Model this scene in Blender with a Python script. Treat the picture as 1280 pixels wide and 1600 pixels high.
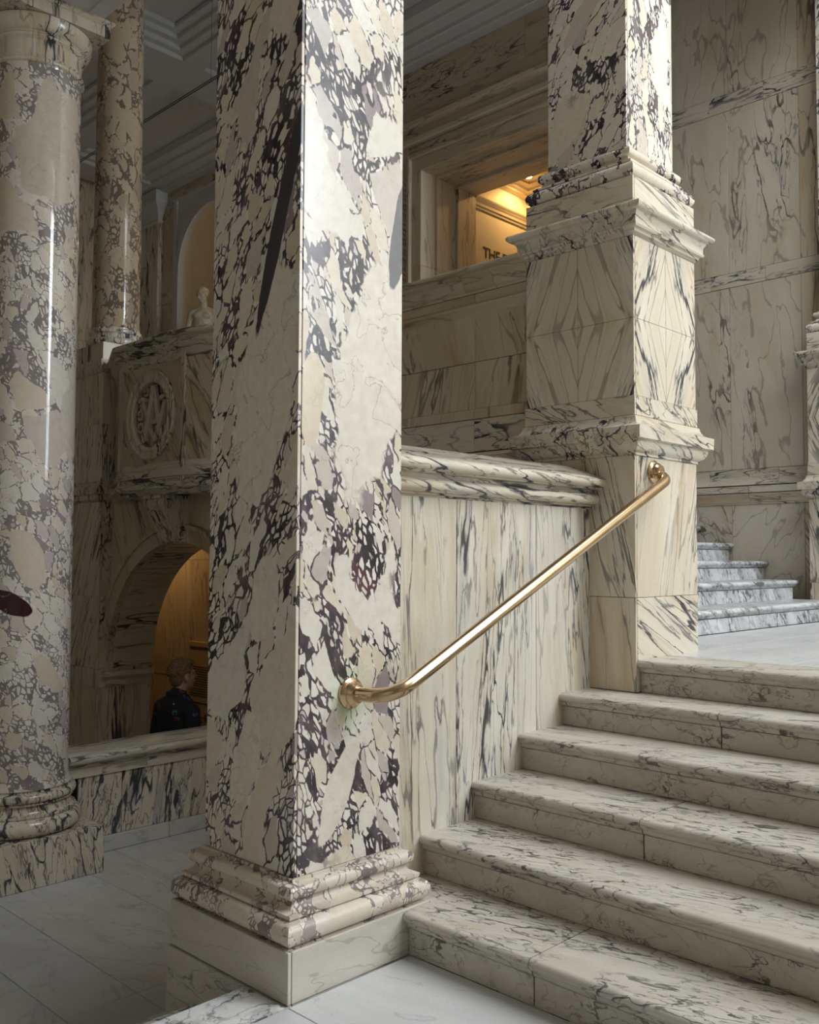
import bpy, bmesh, math, random
from mathutils import Vector, Matrix, Euler

for o in list(bpy.data.objects):
    bpy.data.objects.remove(o, do_unlink=True)
SC = bpy.context.scene
COL = SC.collection
random.seed(11)
RAD = math.radians

# ------------------------------------------------------------------ camera (calibrated: X = up the stair, Y = to the left hall)
YAW, PITCH, ROLL, FPX, EYE = 0.771062, 0.0490677, 0.00469692, 1459.87, 1.45
fw = Vector((math.cos(PITCH) * math.cos(YAW), math.cos(PITCH) * math.sin(YAW), math.sin(PITCH)))
rt = Vector((math.sin(YAW), -math.cos(YAW), 0))
up = rt.cross(fw)
r2 = rt * math.cos(ROLL) + up * math.sin(ROLL)
u2 = -rt * math.sin(ROLL) + up * math.cos(ROLL)
cam = bpy.data.cameras.new('camera')
cam.sensor_fit = 'HORIZONTAL'
cam.sensor_width = 36.0
cam.lens = FPX / 1280 * 36.0
cam.clip_start = 0.05
cam.clip_end = 200
camo = bpy.data.objects.new('camera', cam)
COL.objects.link(camo)
camo.matrix_world = Matrix(((r2.x, u2.x, -fw.x, 0), (r2.y, u2.y, -fw.y, 0), (r2.z, u2.z, -fw.z, EYE), (0, 0, 0, 1)))
SC.camera = camo

# ------------------------------------------------------------------ world, daylight, exposure
W = bpy.data.worlds.new('world')
SC.world = W
W.use_nodes = True
bg = W.node_tree.nodes['Background']
bg.inputs[0].default_value = (0.80, 0.87, 1.0, 1)
bg.inputs[1].default_value = 0.10
SC.view_settings.view_transform = 'Standard'
SC.view_settings.look = 'None'
SC.view_settings.gamma = 1.0
SC.view_settings.use_curve_mapping = False
SC.view_settings.exposure = -0.1


def area(name, loc, target, sx, sy, power, col):
    l = bpy.data.lights.new(name, 'AREA')
    l.shape = 'RECTANGLE'
    l.size, l.size_y = sx, sy
    l.energy = power
    l.color = col
    o = bpy.data.objects.new(name, l)
    COL.objects.link(o)
    o.location = loc
    d = Vector(target) - Vector(loc)
    o.rotation_euler = d.to_track_quat('-Z', 'Y').to_euler()
    return o


# glazed roof over the stair, and the tall window in the south wall
area('skylight_offscreen', (5.2, -1.9, 8.3), (5.2, -1.4, 0), 5.2, 5.4, 620, (0.94, 0.97, 1.0))
area('window_south_offscreen', (7.25, -5.22, 5.25), (5.2, 3.0, 3.4), 1.6, 4.7, 650, (0.86, 0.935, 1.0))


# ------------------------------------------------------------------ node helper
class NB:
    def __init__(s, name):
        s.m = bpy.data.materials.new(name)
        s.m.use_nodes = True
        s.t = s.m.node_tree
        s.n, s.l = s.t.nodes, s.t.links
        s.bsdf = s.n['Principled BSDF']

    def node(s, kind, **kw):
        x = s.n.new(kind)
        for k, v in kw.items():
            setattr(x, k, v)
        return x

    def put(s, sock, v):
        if hasattr(v, 'is_linked') or isinstance(v, bpy.types.NodeSocket):
            s.l.new(v, sock)
        elif isinstance(v, (tuple, list)) and len(v) == 3 and sock.type == 'RGBA':
            sock.default_value = (*v, 1)
        else:
            sock.default_value = v

    def tc(s):
        a = s.node('ShaderNodeAttribute')
        a.attribute_name = 'tc'
        return a.outputs['Vector']

    def math(s, op, a, b=0.0, c=0.0, clamp=False):
        x = s.node('ShaderNodeMath', operation=op, use_clamp=clamp)
        s.put(x.inputs[0], a)
        s.put(x.inputs[1], b)
        s.put(x.inputs[2], c)
        return x.outputs[0]

    def vmath(s, op, a, b=(0, 0, 0)):
        x = s.node('ShaderNodeVectorMath', operation=op)
        s.put(x.inputs[0], a)
        if op == 'SCALE':
            s.put(x.inputs['Scale'], b)
        else:
            s.put(x.inputs[1], b)
        return x.outputs[0]

    def noise(s, vec, scale, detail=4.0, rough=0.55, dist=0.0, out='Fac'):
        x = s.node('ShaderNodeTexNoise')
        s.l.new(vec, x.inputs['Vector'])
        x.inputs['Scale'].default_value = scale
        x.inputs['Detail'].default_value = detail
        x.inputs['Roughness'].default_value = rough
        x.inputs['Distortion'].default_value = dist
        return x.outputs[out]

    def voro(s, vec, scale, feature='F1', rnd=1.0):
        x = s.node('ShaderNodeTexVoronoi', feature=feature)
        s.l.new(vec, x.inputs['Vector'])
        x.inputs['Scale'].default_value = scale
        x.inputs['Randomness'].default_value = rnd
        return x

    def rng(s, v, a, b, c=0.0, d=1.0, smooth=True):
        x = s.node('ShaderNodeMapRange')
        x.interpolation_type = 'SMOOTHSTEP' if smooth else 'LINEAR'
        s.put(x.inputs[0], v)
        for i, q in enumerate((a, b, c, d)):
            s.put(x.inputs[i + 1], q)
        return x.outputs[0]

    def mix(s, f, a, b, mode='MIX'):
        x = s.node('ShaderNodeMix', data_type='RGBA', blend_type=mode)
        s.put(x.inputs[0], f)
        s.put(x.inputs[6], a)
        s.put(x.inputs[7], b)
        return x.outputs[2]

    def ramp(s, f, stops, interp='LINEAR'):
        x = s.node('ShaderNodeValToRGB')
        e = x.color_ramp.elements
        x.color_ramp.interpolation = interp
        while len(e) < len(stops):
            e.new(0.5)
        for i, (p, c) in enumerate(stops):
            e[i].position = p
            e[i].color = (*c, 1)
        s.l.new(f, x.inputs[0])
        return x.outputs[0]

    def sep(s, c):
        x = s.node('ShaderNodeSeparateColor')
        s.l.new(c, x.inputs[0])
        return x.outputs

    def done(s, col, rough=0.25, bump=None, bstr=0.1, bdist=0.002, spec=0.5):
        s.put(s.bsdf.inputs['Base Color'], col)
        s.put(s.bsdf.inputs['Roughness'], rough)
        s.bsdf.inputs['Specular IOR Level'].default_value = spec
        if bump is not None:
            b = s.node('ShaderNodeBump')
            b.inputs['Strength'].default_value = bstr
            b.inputs['Distance'].default_value = bdist
            s.l.new(bump, b.inputs['Height'])
            s.l.new(b.outputs[0], s.bsdf.inputs['Normal'])
        return s.m


# ------------------------------------------------------------------ marbles
def breccia(name, sc=1.0, stretch=0.40, tint=(1, 1, 1), rough=0.16, dark=1.0, pale=0.0):
    """cream and white clasts of all sizes in a dark purple matrix"""
    b = NB(name)
    p0 = b.tc()
    wn = b.noise(p0, 3.0 * sc, 3, 0.5, out='Color')
    w = b.vmath('SCALE', b.vmath('SUBTRACT', wn, (0.5, 0.5, 0.5)), 0.16 / sc)
    wn2 = b.noise(p0, 14.0 * sc, 3, 0.55, out='Color')
    w2 = b.vmath('SCALE', b.vmath('SUBTRACT', wn2, (0.5, 0.5, 0.5)), 0.028 / sc)
    p = b.vmath('MULTIPLY', b.vmath('ADD', b.vmath('ADD', p0, w), w2), (1, 1, stretch))
    big = b.voro(p, 4.2 * sc)
    bige = b.voro(p, 4.2 * sc, 'DISTANCE_TO_EDGE')
    med = b.voro(p, 12.0 * sc)
    mede = b.voro(p, 12.0 * sc, 'DISTANCE_TO_EDGE')
    fin = b.voro(p, 36.0 * sc)
    fine = b.voro(p, 36.0 * sc, 'DISTANCE_TO_EDGE')
    bc, mc, fc = b.sep(big.outputs['Color']), b.sep(med.outputs['Color']), b.sep(fin.outputs['Color'])
    reg = b.noise(p0, 1.7 * sc, 3, 0.5)
    reg2 = b.noise(p0, 5.0 * sc, 3, 0.6)
    # which clasts stay whole
    keepb = b.math('MULTIPLY', b.rng(bc[0], 0.78, 0.79), b.rng(reg, 0.30, 0.36))
    eb = b.rng(bige.outputs['Distance'], b.math('MULTIPLY', reg2, 0.10), b.math('ADD', b.math('MULTIPLY', reg2, 0.10), 0.014))
    isb = b.math('MULTIPLY', keepb, eb)
    keepm = b.rng(b.math('ADD', mc[0], b.math('MULTIPLY', b.math('SUBTRACT', reg2, 0.5), 1.2)), 0.36, 0.38)
    tm = b.rng(reg, 0.36, 0.60, 0.060, 0.006)
    em = b.rng(mede.outputs['Distance'], tm, b.math('ADD', tm, 0.035))
    ism = b.math('MULTIPLY', keepm, em)
    keepf = b.rng(b.math('ADD', fc[0], b.math('MULTIPLY', b.math('SUBTRACT', reg2, 0.5), 1.6)), 0.12, 0.16)
    tf = b.rng(b.noise(p0, 4.0 * sc, 2, 0.5), 0.38, 0.62, 0.02, 0.13)
    ef = b.rng(fine.outputs['Distance'], tf, b.math('ADD', tf, 0.10))
    isf = b.math('MULTIPLY', keepf, ef)
    stops = [(0.0, (0.70, 0.675, 0.625)), (0.26, (0.69, 0.64, 0.555)), (0.44, (0.62, 0.55, 0.45)), (0.54, (0.70, 0.67, 0.62)), (0.68, (0.58, 0.52, 0.475)),
             (0.76, (0.67, 0.61, 0.52)), (0.90, (0.50, 0.455, 0.435)), (0.965, (0.30, 0.25, 0.265)), (1.0, (0.075, 0.028, 0.04))]
    cb = b.ramp(bc[1], stops[:6] + [(0.95, (0.58, 0.535, 0.50)), (0.99, (0.10, 0.035, 0.05))], 'CONSTANT')
    cm = b.ramp(mc[1], stops, 'CONSTANT')
    cf = b.ramp(fc[1], [(0, (0.76, 0.73, 0.69)), (0.5, (0.70, 0.66, 0.60)), (0.85, (0.56, 0.50, 0.50))], 'CONSTANT')
    mat1 = b.ramp(b.noise(p, 6.0 * sc, 4, 0.65), [(0.30, (0.026, 0.020, 0.024)), (0.46, (0.055, 0.045, 0.053)), (0.60, (0.115, 0.098, 0.108)), (0.76, (0.22, 0.195, 0.20))])
    bur = b.rng(b.noise(p0, 2.6 * sc, 2, 0.5), 0.60, 0.72, 0, 0.6)
    mat1 = b.mix(bur, mat1, (0.14, 0.055, 0.07))
    if dark != 1.0:
        mat1 = b.mix(1 - dark, mat1, (0.36, 0.34, 0.325))
    # hair cracks and clouding in the clasts
    cr = b.math('ABSOLUTE', b.math('SUBTRACT', b.noise(p0, 9.0 * sc, 4, 0.6, 0.6), 0.5))
    crack = b.math('MULTIPLY', b.rng(cr, 0.0, 0.012, 1, 0), b.rng(reg2, 0.42, 0.6, 0, 0.42))
    cloud = b.noise(p0, 20.0 * sc, 5, 0.65)
    col = b.mix(isf, mat1, cf)
    col = b.mix(ism, col, b.mix(crack, cm, (0.28, 0.23, 0.22)))
    col = b.mix(isb, col, b.mix(crack, cb, (0.30, 0.26, 0.24)))
    col = b.mix(b.rng(cloud, 0.35, 0.7, 0.0, 0.20), col, (0.62, 0.54, 0.45), 'MULTIPLY')
    if pale:
        col = b.mix(pale, col, (0.62, 0.58, 0.54))
    col = b.mix(1.0, col, tuple(a * c for a, c in zip(tint, (1.0, 0.98, 0.935))), 'MULTIPLY')
    return b.done(col, rough, spec=0.4)


def veined(name, c1, c2, vein, sc=1.0, stretch=0.16, dens=0.5, wid=0.018, rough=0.2, ochre=0.5, smoke=0.5, bump=False):
    """cream marble with dark veins that run along the grain (tc z)"""
    b = NB(name)
    p0 = b.tc()
    ps = b.vmath('MULTIPLY', p0, (1, 1, stretch))
    w1 = b.vmath('SCALE', b.vmath('SUBTRACT', b.noise(ps, 2.6 * sc, 3, 0.5, out='Color'), (0.5, 0.5, 0.5)), 0.26 / sc)
    pq = b.vmath('MULTIPLY', p0, (1, 1, min(1.0, stretch * 3.0)))
    w2 = b.vmath('SCALE', b.vmath('SUBTRACT', b.noise(pq, 10 * sc, 4, 0.6, out='Color'), (0.5, 0.5, 0.5)), 0.034 / sc)
    p = b.vmath('ADD', b.vmath('ADD', ps, w1), w2)
    base = b.mix(b.rng(b.noise(ps, 3.0 * sc, 4, 0.6), 0.34, 0.66), c1, c2)
    och = b.math('MULTIPLY', b.rng(b.noise(p, 4.2 * sc, 5, 0.65, 0.3), 0.50, 0.68), ochre)
    base = b.mix(och, base, tuple(x * y for x, y in zip(c1, (0.80, 0.69, 0.53))))
    lo = 0.68 - 0.30 * dens
    msk = b.rng(b.noise(ps, 2.3 * sc, 3, 0.55), lo, lo + 0.16)
    wv = b.rng(b.noise(pq, 6 * sc, 2, 0.5), 0.32, 0.70, wid * 0.30, wid * 1.7)
    r1 = b.math('ABSOLUTE', b.math('SUBTRACT', b.noise(p, 4.6 * sc, 2.5, 0.5), 0.5))
    v1 = b.math('MULTIPLY', b.rng(r1, b.math('MULTIPLY', wv, 0.2), wv, 1, 0), b.math('ADD', b.math('MULTIPLY', msk, 0.62), 0.36))
    r2_ = b.math('ABSOLUTE', b.math('SUBTRACT', b.noise(p, 10.0 * sc, 3, 0.55), 0.48))
    v2 = b.math('MULTIPLY', b.rng(r2_, 0.003, 0.030, 1, 0), b.math('MULTIPLY', msk, 0.78))
    sm = b.math('MULTIPLY', b.math('MULTIPLY', msk, b.rng(b.noise(p, 7.0 * sc, 4, 0.6), 0.48, 0.66)), smoke)
    col = b.mix(sm, base, (0.28, 0.285, 0.30))
    col = b.mix(v2, col, tuple(0.55 * x + 0.05 for x in vein))
    col = b.mix(v1, col, vein)
    fine = b.noise(p0, 60 * sc, 4, 0.7)
    col = b.mix(b.rng(fine, 0.35, 0.75, 0.0, 0.16), col, (0.60, 0.53, 0.43), 'MULTIPLY')
    if bump:
        return b.done(col, b.rng(fine, 0.3, 0.7, rough, rough + 0.16), b.noise(p0, 35, 5, 0.7), 0.25, 0.004)
    return b.done(col, rough)


def plain(name, col, rough=0.6, metal=0.0, grain=0.0, spec=0.5, em=None, ems=0.0):
    b = NB(name)
    if grain:
        n = b.noise(b.tc(), 6, 5, 0.6)
        c = b.mix(b.rng(n, 0.3, 0.7, 0, grain), col, tuple(x * 0.72 for x in col))
    else:
        c = col
    m = b.done(c, rough, spec=spec)
    b.bsdf.inputs['Metallic'].default_value = metal
    if em:
        b.bsdf.inputs['Emission Color'].default_value = (*em, 1)
        b.bsdf.inputs['Emission Strength'].default_value = ems
    return m


CREAM, IVORY, INK = (0.61, 0.53, 0.405), (0.68, 0.63, 0.53), (0.035, 0.04, 0.05)
MT = {
    'breccia': breccia('breccia_marble', 1.3, rough=0.2),
    'breccia_grey': breccia('grey_breccia_marble', 1.25, 0.55, (1.02, 1.02, 1.03), 0.07, 0.55, 0.08),
    'breccia_brown': breccia('brown_breccia_marble', 0.8, 0.6, (0.64, 0.56, 0.46), 0.08, 0.75, 0.20),
    'breccia_base': breccia('white_breccia_marble', 1.5, 0.7, (0.98, 0.96, 0.94), 0.25, 0.85, 0.22),
    'cream': veined('cream_veined_marble', CREAM, IVORY, INK, 1.5, 0.10, 0.88, 0.020, 0.2, 0.75, 0.22),
    'panel': veined('pale_veined_marble', (0.62, 0.565, 0.46), (0.69, 0.66, 0.585), (0.05, 0.055, 0.065), 1.7, 0.11, 0.85, 0.020, 0.22, 0.55, 0.40),
    'mould': veined('veined_marble_moulding', (0.60, 0.53, 0.415), (0.66, 0.615, 0.52), INK, 1.5, 0.16, 0.95, 0.022, 0.2, 0.45, 0.4),
    'base_col': veined('streaked_marble', (0.67, 0.59, 0.46), (0.71, 0.65, 0.54), (0.05, 0.055, 0.07), 1.9, 0.22, 1.25, 0.03, 0.16, 0.3, 0.55),
    'wallm': veined('grey_cream_marble', (0.55, 0.485, 0.375), (0.61, 0.56, 0.46), (0.05, 0.046, 0.042), 0.9, 0.30, 0.55, 0.016, 0.24, 0.4, 0.3),
    'band': veined('dark_streaked_band_marble', (0.56, 0.50, 0.39), (0.62, 0.57, 0.475), (0.04, 0.038, 0.04), 1.6, 0.12, 0.8, 0.03, 0.22, 0.35, 0.6),
    'brown': veined('brown_veined_marble', (0.53, 0.435, 0.305), (0.60, 0.515, 0.39), (0.035, 0.024, 0.018), 1.2, 0.14, 0.6, 0.02, 0.3, 0.75, 0.15),
    'stair': veined('stair_marble', (0.49, 0.455, 0.39), (0.56, 0.53, 0.465), (0.09, 0.087, 0.083), 2.6, 0.30, 0.92, 0.020, 0.34, 0.25, 0.25, True),
    'riser': veined('riser_marble', (0.49, 0.455, 0.39), (0.56, 0.53, 0.465), (0.11, 0.10, 0.085), 2.6, 0.40, 0.7, 0.016, 0.36, 0.35, 0.3, True),
    'plinth': veined('plinth_marble', (0.55, 0.52, 0.45), (0.61, 0.58, 0.52), (0.16, 0.155, 0.15), 2.2, 0.22, 0.5, 0.013, 0.34, 0.3, 0.2, True),
    'tread_w': veined('white_tread_marble', (0.70, 0.70, 0.68), (0.74, 0.74, 0.73), (0.12, 0.125, 0.14), 2.3, 0.45, 0.95, 0.026, 0.3, 0.05, 0.5, True),
    'floor': veined('floor_marble', (0.53, 0.54, 0.545), (0.60, 0.61, 0.61), (0.30, 0.31, 0.33), 1.3, 0.30, 0.2, 0.012, 0.26, 0.06, 0.5, True),
    'floor_w': veined('floor_marble_warm', (0.55, 0.54, 0.50), (0.62, 0.615, 0.58), (0.27, 0.27, 0.27), 1.3, 0.30, 0.3, 0.012, 0.28, 0.12, 0.4, True),
    'grey_stair': veined('grey_stair_marble', (0.46, 0.47, 0.48), (0.64, 0.65, 0.66), (0.09, 0.093, 0.10), 2.6, 0.3, 1.0, 0.03, 0.25, 0.05, 0.9, True),
    'grout': plain('dark_joint', (0.055, 0.047, 0.038), 0.9),
    'plaster': plain('white_plaster', (0.60, 0.595, 0.575), 0.8, grain=0.15),
    'warm': plain('warm_plaster', (0.64, 0.56, 0.42), 0.8, grain=0.15),
    'sandstone': plain('cream_plaster', (0.64, 0.55, 0.40), 0.75, grain=0.15),
    'brass': plain('polished_brass', (0.62, 0.45, 0.28), 0.17, 1.0, grain=0.6),
    'dark': plain('dark_metal', (0.03, 0.028, 0.026), 0.5),
    'ink': plain('dark_print', (0.10, 0.055, 0.03), 0.8),
    'board': plain('tan_board', (0.50, 0.37, 0.21), 0.7),
    'lampglow': plain('lamp_glow', (1, 0.9, 0.7), 0.5, em=(1.0, 0.80, 0.5), ems=25),
    'glass': plain('window_glass', (0.9, 0.95, 1.0), 0.02),
    'skin': plain('skin', (0.48, 0.27, 0.20), 0.6),
    'hair': plain('reddish_brown_hair', (0.23, 0.13, 0.065), 0.7, grain=0.9),
    'cloth': plain('black_cloth', (0.010, 0.010, 0.013), 0.85),
    'statue': plain('statue_marble', (0.62, 0.53, 0.40), 0.5, grain=0.3),
}
MT['glass'].node_tree.nodes['Principled BSDF'].inputs['Transmission Weight'].default_value = 1.0

# green verdigris that has run from the brass rosette into the stone
def add_stain(mat, centre):
    t = mat.node_tree
    bs = t.nodes['Principled BSDF']
    src = bs.inputs['Base Color'].links[0].from_socket
    g = t.nodes.new('ShaderNodeNewGeometry')
    sub = t.nodes.new('ShaderNodeVectorMath'); sub.operation = 'SUBTRACT'
    t.links.new(g.outputs['Position'], sub.inputs[0]); sub.inputs[1].default_value = centre
    mul = t.nodes.new('ShaderNodeVectorMath'); mul.operation = 'MULTIPLY'
    t.links.new(sub.outputs[0], mul.inputs[0]); mul.inputs[1].default_value = (1, 1, 0.75)
    ln = t.nodes.new('ShaderNodeVectorMath'); ln.operation = 'LENGTH'
    t.links.new(mul.outputs[0], ln.inputs[0])
    nz = t.nodes.new('ShaderNodeTexNoise'); nz.inputs['Scale'].default_value = 30
    t.links.new(g.outputs['Position'], nz.inputs['Vector'])
    ad = t.nodes.new('ShaderNodeMath'); ad.operation = 'MULTIPLY_ADD'
    t.links.new(nz.outputs['Fac'], ad.inputs[0]); ad.inputs[1].default_value = 0.07
    t.links.new(ln.outputs['Value'], ad.inputs[2])
    mr = t.nodes.new('ShaderNodeMapRange')
    t.links.new(ad.outputs[0], mr.inputs[0])
    for i, q in enumerate((0.06, 0.15, 0.75, 0.0)):
        mr.inputs[i + 1].default_value = q
    mx = t.nodes.new('ShaderNodeMix'); mx.data_type = 'RGBA'; mx.blend_type = 'MULTIPLY'
    t.links.new(mr.outputs[0], mx.inputs[0]); t.links.new(src, mx.inputs[6])
    mx.inputs[7].default_value = (0.70, 1.0, 0.74, 1)
    t.links.new(mx.outputs[2], bs.inputs['Base Color'])
    return mat


def add_patch(mat, centre, axis, la, lb, colour, rag=0.55, cracks=0.0, nsc=7.0):
    """one large inclusion of the stone itself: ragged ellipse of half lengths la (along axis) and lb"""
    t = mat.node_tree
    N, Lk = t.nodes, t.links
    bs = N['Principled BSDF']
    src = bs.inputs['Base Color'].links[0].from_socket

    def vm(op, a, b=None):
        x = N.new('ShaderNodeVectorMath'); x.operation = op
        Lk.new(a, x.inputs[0])
        if b is not None:
            if hasattr(b, 'is_linked'):
                Lk.new(b, x.inputs[1])
            else:
                x.inputs[1].default_value = b
        return x

    def mt(op, a, b=0.0):
        x = N.new('ShaderNodeMath'); x.operation = op
        for i, q in enumerate((a, b)):
            if hasattr(q, 'is_linked'):
                Lk.new(q, x.inputs[i])
            else:
                x.inputs[i].default_value = q
        return x.outputs[0]
    g = N.new('ShaderNodeNewGeometry')
    ax = Vector(axis).normalized()
    d = vm('SUBTRACT', g.outputs['Position'], tuple(centre)).outputs[0]
    u = vm('DOT_PRODUCT', d, tuple(ax)).outputs['Value']
    ln = vm('LENGTH', d).outputs['Value']
    v2 = mt('MAXIMUM', mt('SUBTRACT', mt('MULTIPLY', ln, ln), mt('MULTIPLY', u, u)), 0.0)
    e = mt('SQRT', mt('ADD', mt('MULTIPLY', mt('MULTIPLY', u, u), 1 / la ** 2), mt('MULTIPLY', v2, 1 / lb ** 2)))
    nz = N.new('ShaderNodeTexNoise'); nz.inputs['Scale'].default_value = nsc; nz.inputs['Detail'].default_value = 4
    Lk.new(g.outputs['Position'], nz.inputs['Vector'])
    e = mt('ADD', e, mt('MULTIPLY', mt('SUBTRACT', nz.outputs['Fac'], 0.5), rag * 2))
    mr = N.new('ShaderNodeMapRange')
    Lk.new(e, mr.inputs[0])
    for i, q in enumerate((0.97, 1.03, 1.0, 0.0)):
        mr.inputs[i + 1].default_value = q
    fac = mr.outputs[0]
    n2 = N.new('ShaderNodeTexNoise'); n2.inputs['Scale'].default_value = 5.0; n2.inputs['Detail'].default_value = 5; n2.inputs['Distortion'].default_value = 0.4
    Lk.new(g.outputs['Position'], n2.inputs['Vector'])
    cr = mt('ABSOLUTE', mt('SUBTRACT', n2.outputs['Fac'], 0.5))
    mc = N.new('ShaderNodeMapRange'); Lk.new(cr, mc.inputs[0])
    for i, q in enumerate((0.0, 0.008, cracks, 0.0)):
        mc.inputs[i + 1].default_value = q
    c1 = N.new('ShaderNodeMix'); c1.data_type = 'RGBA'
    Lk.new(mc.outputs[0], c1.inputs[0])
    c1.inputs[6].default_value = (*colour, 1)
    c1.inputs[7].default_value = (0.25, 0.21, 0.19, 1)
    c2 = N.new('ShaderNodeMix'); c2.data_type = 'RGBA'; c2.blend_type = 'MULTIPLY'
    n3 = N.new('ShaderNodeTexNoise'); n3.inputs['Scale'].default_value = 26; n3.inputs['Detail'].default_value = 5
    Lk.new(g.outputs['Position'], n3.inputs['Vector'])
    Lk.new(n3.outputs['Fac'], c2.inputs[0]); Lk.new(c1.outputs[2], c2.inputs[6]); c2.inputs[7].default_value = (0.72, 0.68, 0.62, 1)
    mx = N.new('ShaderNodeMix'); mx.data_type = 'RGBA'
    Lk.new(fac, mx.inputs[0]); Lk.new(src, mx.inputs[6]); Lk.new(c2.outputs[2], mx.inputs[7])
    Lk.new(mx.outputs[2], bs.inputs['Base Color'])
    return mat


PALE, SLATE = (0.80, 0.755, 0.67), (0.075, 0.07, 0.08)
m_ = breccia('breccia_marble_stair_face', 1.3, rough=0.2)
add_patch(m_, (2.40, 2.521, 2.14), (0.24, 0, 1), 0.50, 0.17, PALE, 0.35, 0.6)
add_patch(m_, (2.545, 2.521, 2.72), (0.22, 0, 1), 0.26, 0.05, (0.17, 0.165, 0.18), 0.3)
add_patch(m_, (2.10, 2.521, 2.02), (0.05, 0, 1), 0.17, 0.055, (0.74, 0.64, 0.50), 0.3, 0.2)
add_patch(m_, (2.24, 2.521, 0.62), (0.45, 0, 1), 0.20, 0.055, PALE, 0.35, 0.2)
MT['breccia_stain'] = add_stain(m_, (2.284, 2.50, 0.955))
m_ = breccia('breccia_marble_hall_face', 1.3, rough=0.2)
add_patch(m_, (2.037, 2.71, 2.06), (0, -0.22, 1), 0.44, 0.16, PALE, 0.38, 0.6)
add_patch(m_, (2.037, 2.63, 2.68), (0, -0.33, 1), 0.42, 0.038, SLATE, 0.28)
add_patch(m_, (2.037, 2.80, 0.72), (0, -0.30, 1), 0.17, 0.07, PALE, 0.4, 0.3)
add_patch(m_, (2.037, 2.70, 1.30), (0, -0.2, 1), 0.16, 0.075, PALE, 0.4, 0.3)
MT['breccia_left'] = m_
add_patch(MT['breccia_grey'], (2.33, 5.555, 1.17), (0.75, -0.35, -0.42), 0.15, 0.062, (0.045, 0.012, 0.018), 0.3, 0.9)
add_patch(MT['breccia_grey'], (2.70, 5.57, 2.35), (0, 0, 1), 0.30, 0.10, (0.68, 0.645, 0.58), 0.7, 0.35)
add_patch(MT['breccia_grey'], (2.50, 5.50, 3.95), (0.2, 0, 1), 0.40, 0.20, (0.66, 0.60, 0.50), 0.8, 0.35)

# ------------------------------------------------------------------ mesh helpers (world coordinates in, one object out)
BASE = {}


def props(o, label=None, cat=None, group=None, kind=None):
    for k, v in (('label', label), ('category', cat), ('group', group), ('kind', kind)):
        if v:
            o[k] = v
    return o


def thing(name, base, label=None, cat=None, group=None, kind=None):
    o = bpy.data.objects.new(name, None)
    o.empty_display_size = 0.1
    COL.objects.link(o)
    o.location = base
    BASE[o.name] = Vector(base)
    return props(o, label, cat, group, kind)


def tcfun(grain='z', tilt=0.0, off=None, mir=(1, 1, 1), cen=(0, 0, 0), tilt2=0.0):
    """texture space of a piece: its grain axis becomes z; tilt leans the grain, mir/cen mirror it (book matching)"""
    if off is None:
        off = [random.uniform(-40, 40) for _ in range(3)]
    off, cen = Vector(off), Vector(cen)
    R1 = Euler((tilt2, tilt, 0)).to_matrix()

    def f(p):
        q = p - cen
        q = Vector((q.x * mir[0], q.y * mir[1], q.z * mir[2]))
        if grain == 'x':
            q = Vector((q.z, q.y, q.x))
        elif grain == 'y':
            q = Vector((q.x, q.z, q.y))
        return R1 @ q + off
    return f


def mesh(name, verts, faces, mat, parent=None, tc=None, smooth=None, bevel=0.0, seg=1):
    b0 = BASE[parent.name] if parent is not None else Vector((0, 0, 0))
    vs = [Vector(v) for v in verts]
    me = bpy.data.meshes.new(name)
    me.from_pydata([v - b0 for v in vs], [], faces)
    bm = bmesh.new()
    bm.from_mesh(me)
    bmesh.ops.recalc_face_normals(bm, faces=bm.faces)
    if bevel:
        bmesh.ops.bevel(bm, geom=list(bm.edges), offset=bevel, segments=seg, profile=0.6, affect='EDGES', clamp_overlap=True)
    bm.to_mesh(me)
    bm.free()
    if tc is None:
        tc = tcfun()
    elif isinstance(tc, dict):
        tc = tcfun(**tc)
    at = me.attributes.new('tc', 'FLOAT_VECTOR', 'POINT')
    d = []
    for v in me.vertices:
        d.extend(tc(v.co + b0))
    at.data.foreach_set('vector', d)
    if smooth is not None:
        me.shade_smooth()
        me.set_sharp_from_angle(angle=RAD(smooth))
    me.materials.append(MT[mat] if isinstance(mat, str) else mat)
    o = bpy.data.objects.new(name, me)
    COL.objects.link(o)
    if parent is not None:
        o.parent = parent
    BASE[o.name] = b0
    return o


def box(name, lo, hi, mat, parent=None, bevel=0.0015, **kw):
    x0, y0, z0 = lo
    x1, y1, z1 = hi
    v = [(x0, y0, z0), (x1, y0, z0), (x1, y1, z0), (x0, y1, z0), (x0, y0, z1), (x1, y0, z1), (x1, y1, z1), (x0, y1, z1)]
    f = [(0, 3, 2, 1), (4, 5, 6, 7), (0, 1, 5, 4), (1, 2, 6, 5), (2, 3, 7, 6), (3, 0, 4, 7)]
    return mesh(name, v, f, mat, parent, bevel=bevel, **kw)


def arc(cx, cz, r, a0, a1, n, rz=None):
    rz = r if rz is None else rz
    return [(cx + r * math.cos(RAD(a0 + (a1 - a0) * i / n)), cz + rz * math.sin(RAD(a0 + (a1 - a0) * i / n))) for i in range(n + 1)]


def ring(name, rect, prof, mat, parent=None, **kw):
    """moulding round a rectangle: prof = (inset, z) from bottom to top, capped"""
    x0, y0, x1, y1 = rect
    v, f = [], []
    for e, z in prof:
        v += [(x0 + e, y0 + e, z), (x1 - e, y0 + e, z), (x1 - e, y1 - e, z), (x0 + e, y1 - e, z)]
    for i in range(len(prof) - 1):
        for k in range(4):
            a, b = i * 4 + k, i * 4 + (k + 1) % 4
            f.append((a, b, b + 4, a + 4))
    f.append((3, 2, 1, 0))
    n = len(v)
    f.append((n - 4, n - 3, n - 2, n - 1))
    kw.setdefault('smooth', 38)
    return mesh(name, v, f, mat, parent, **kw)


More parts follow.
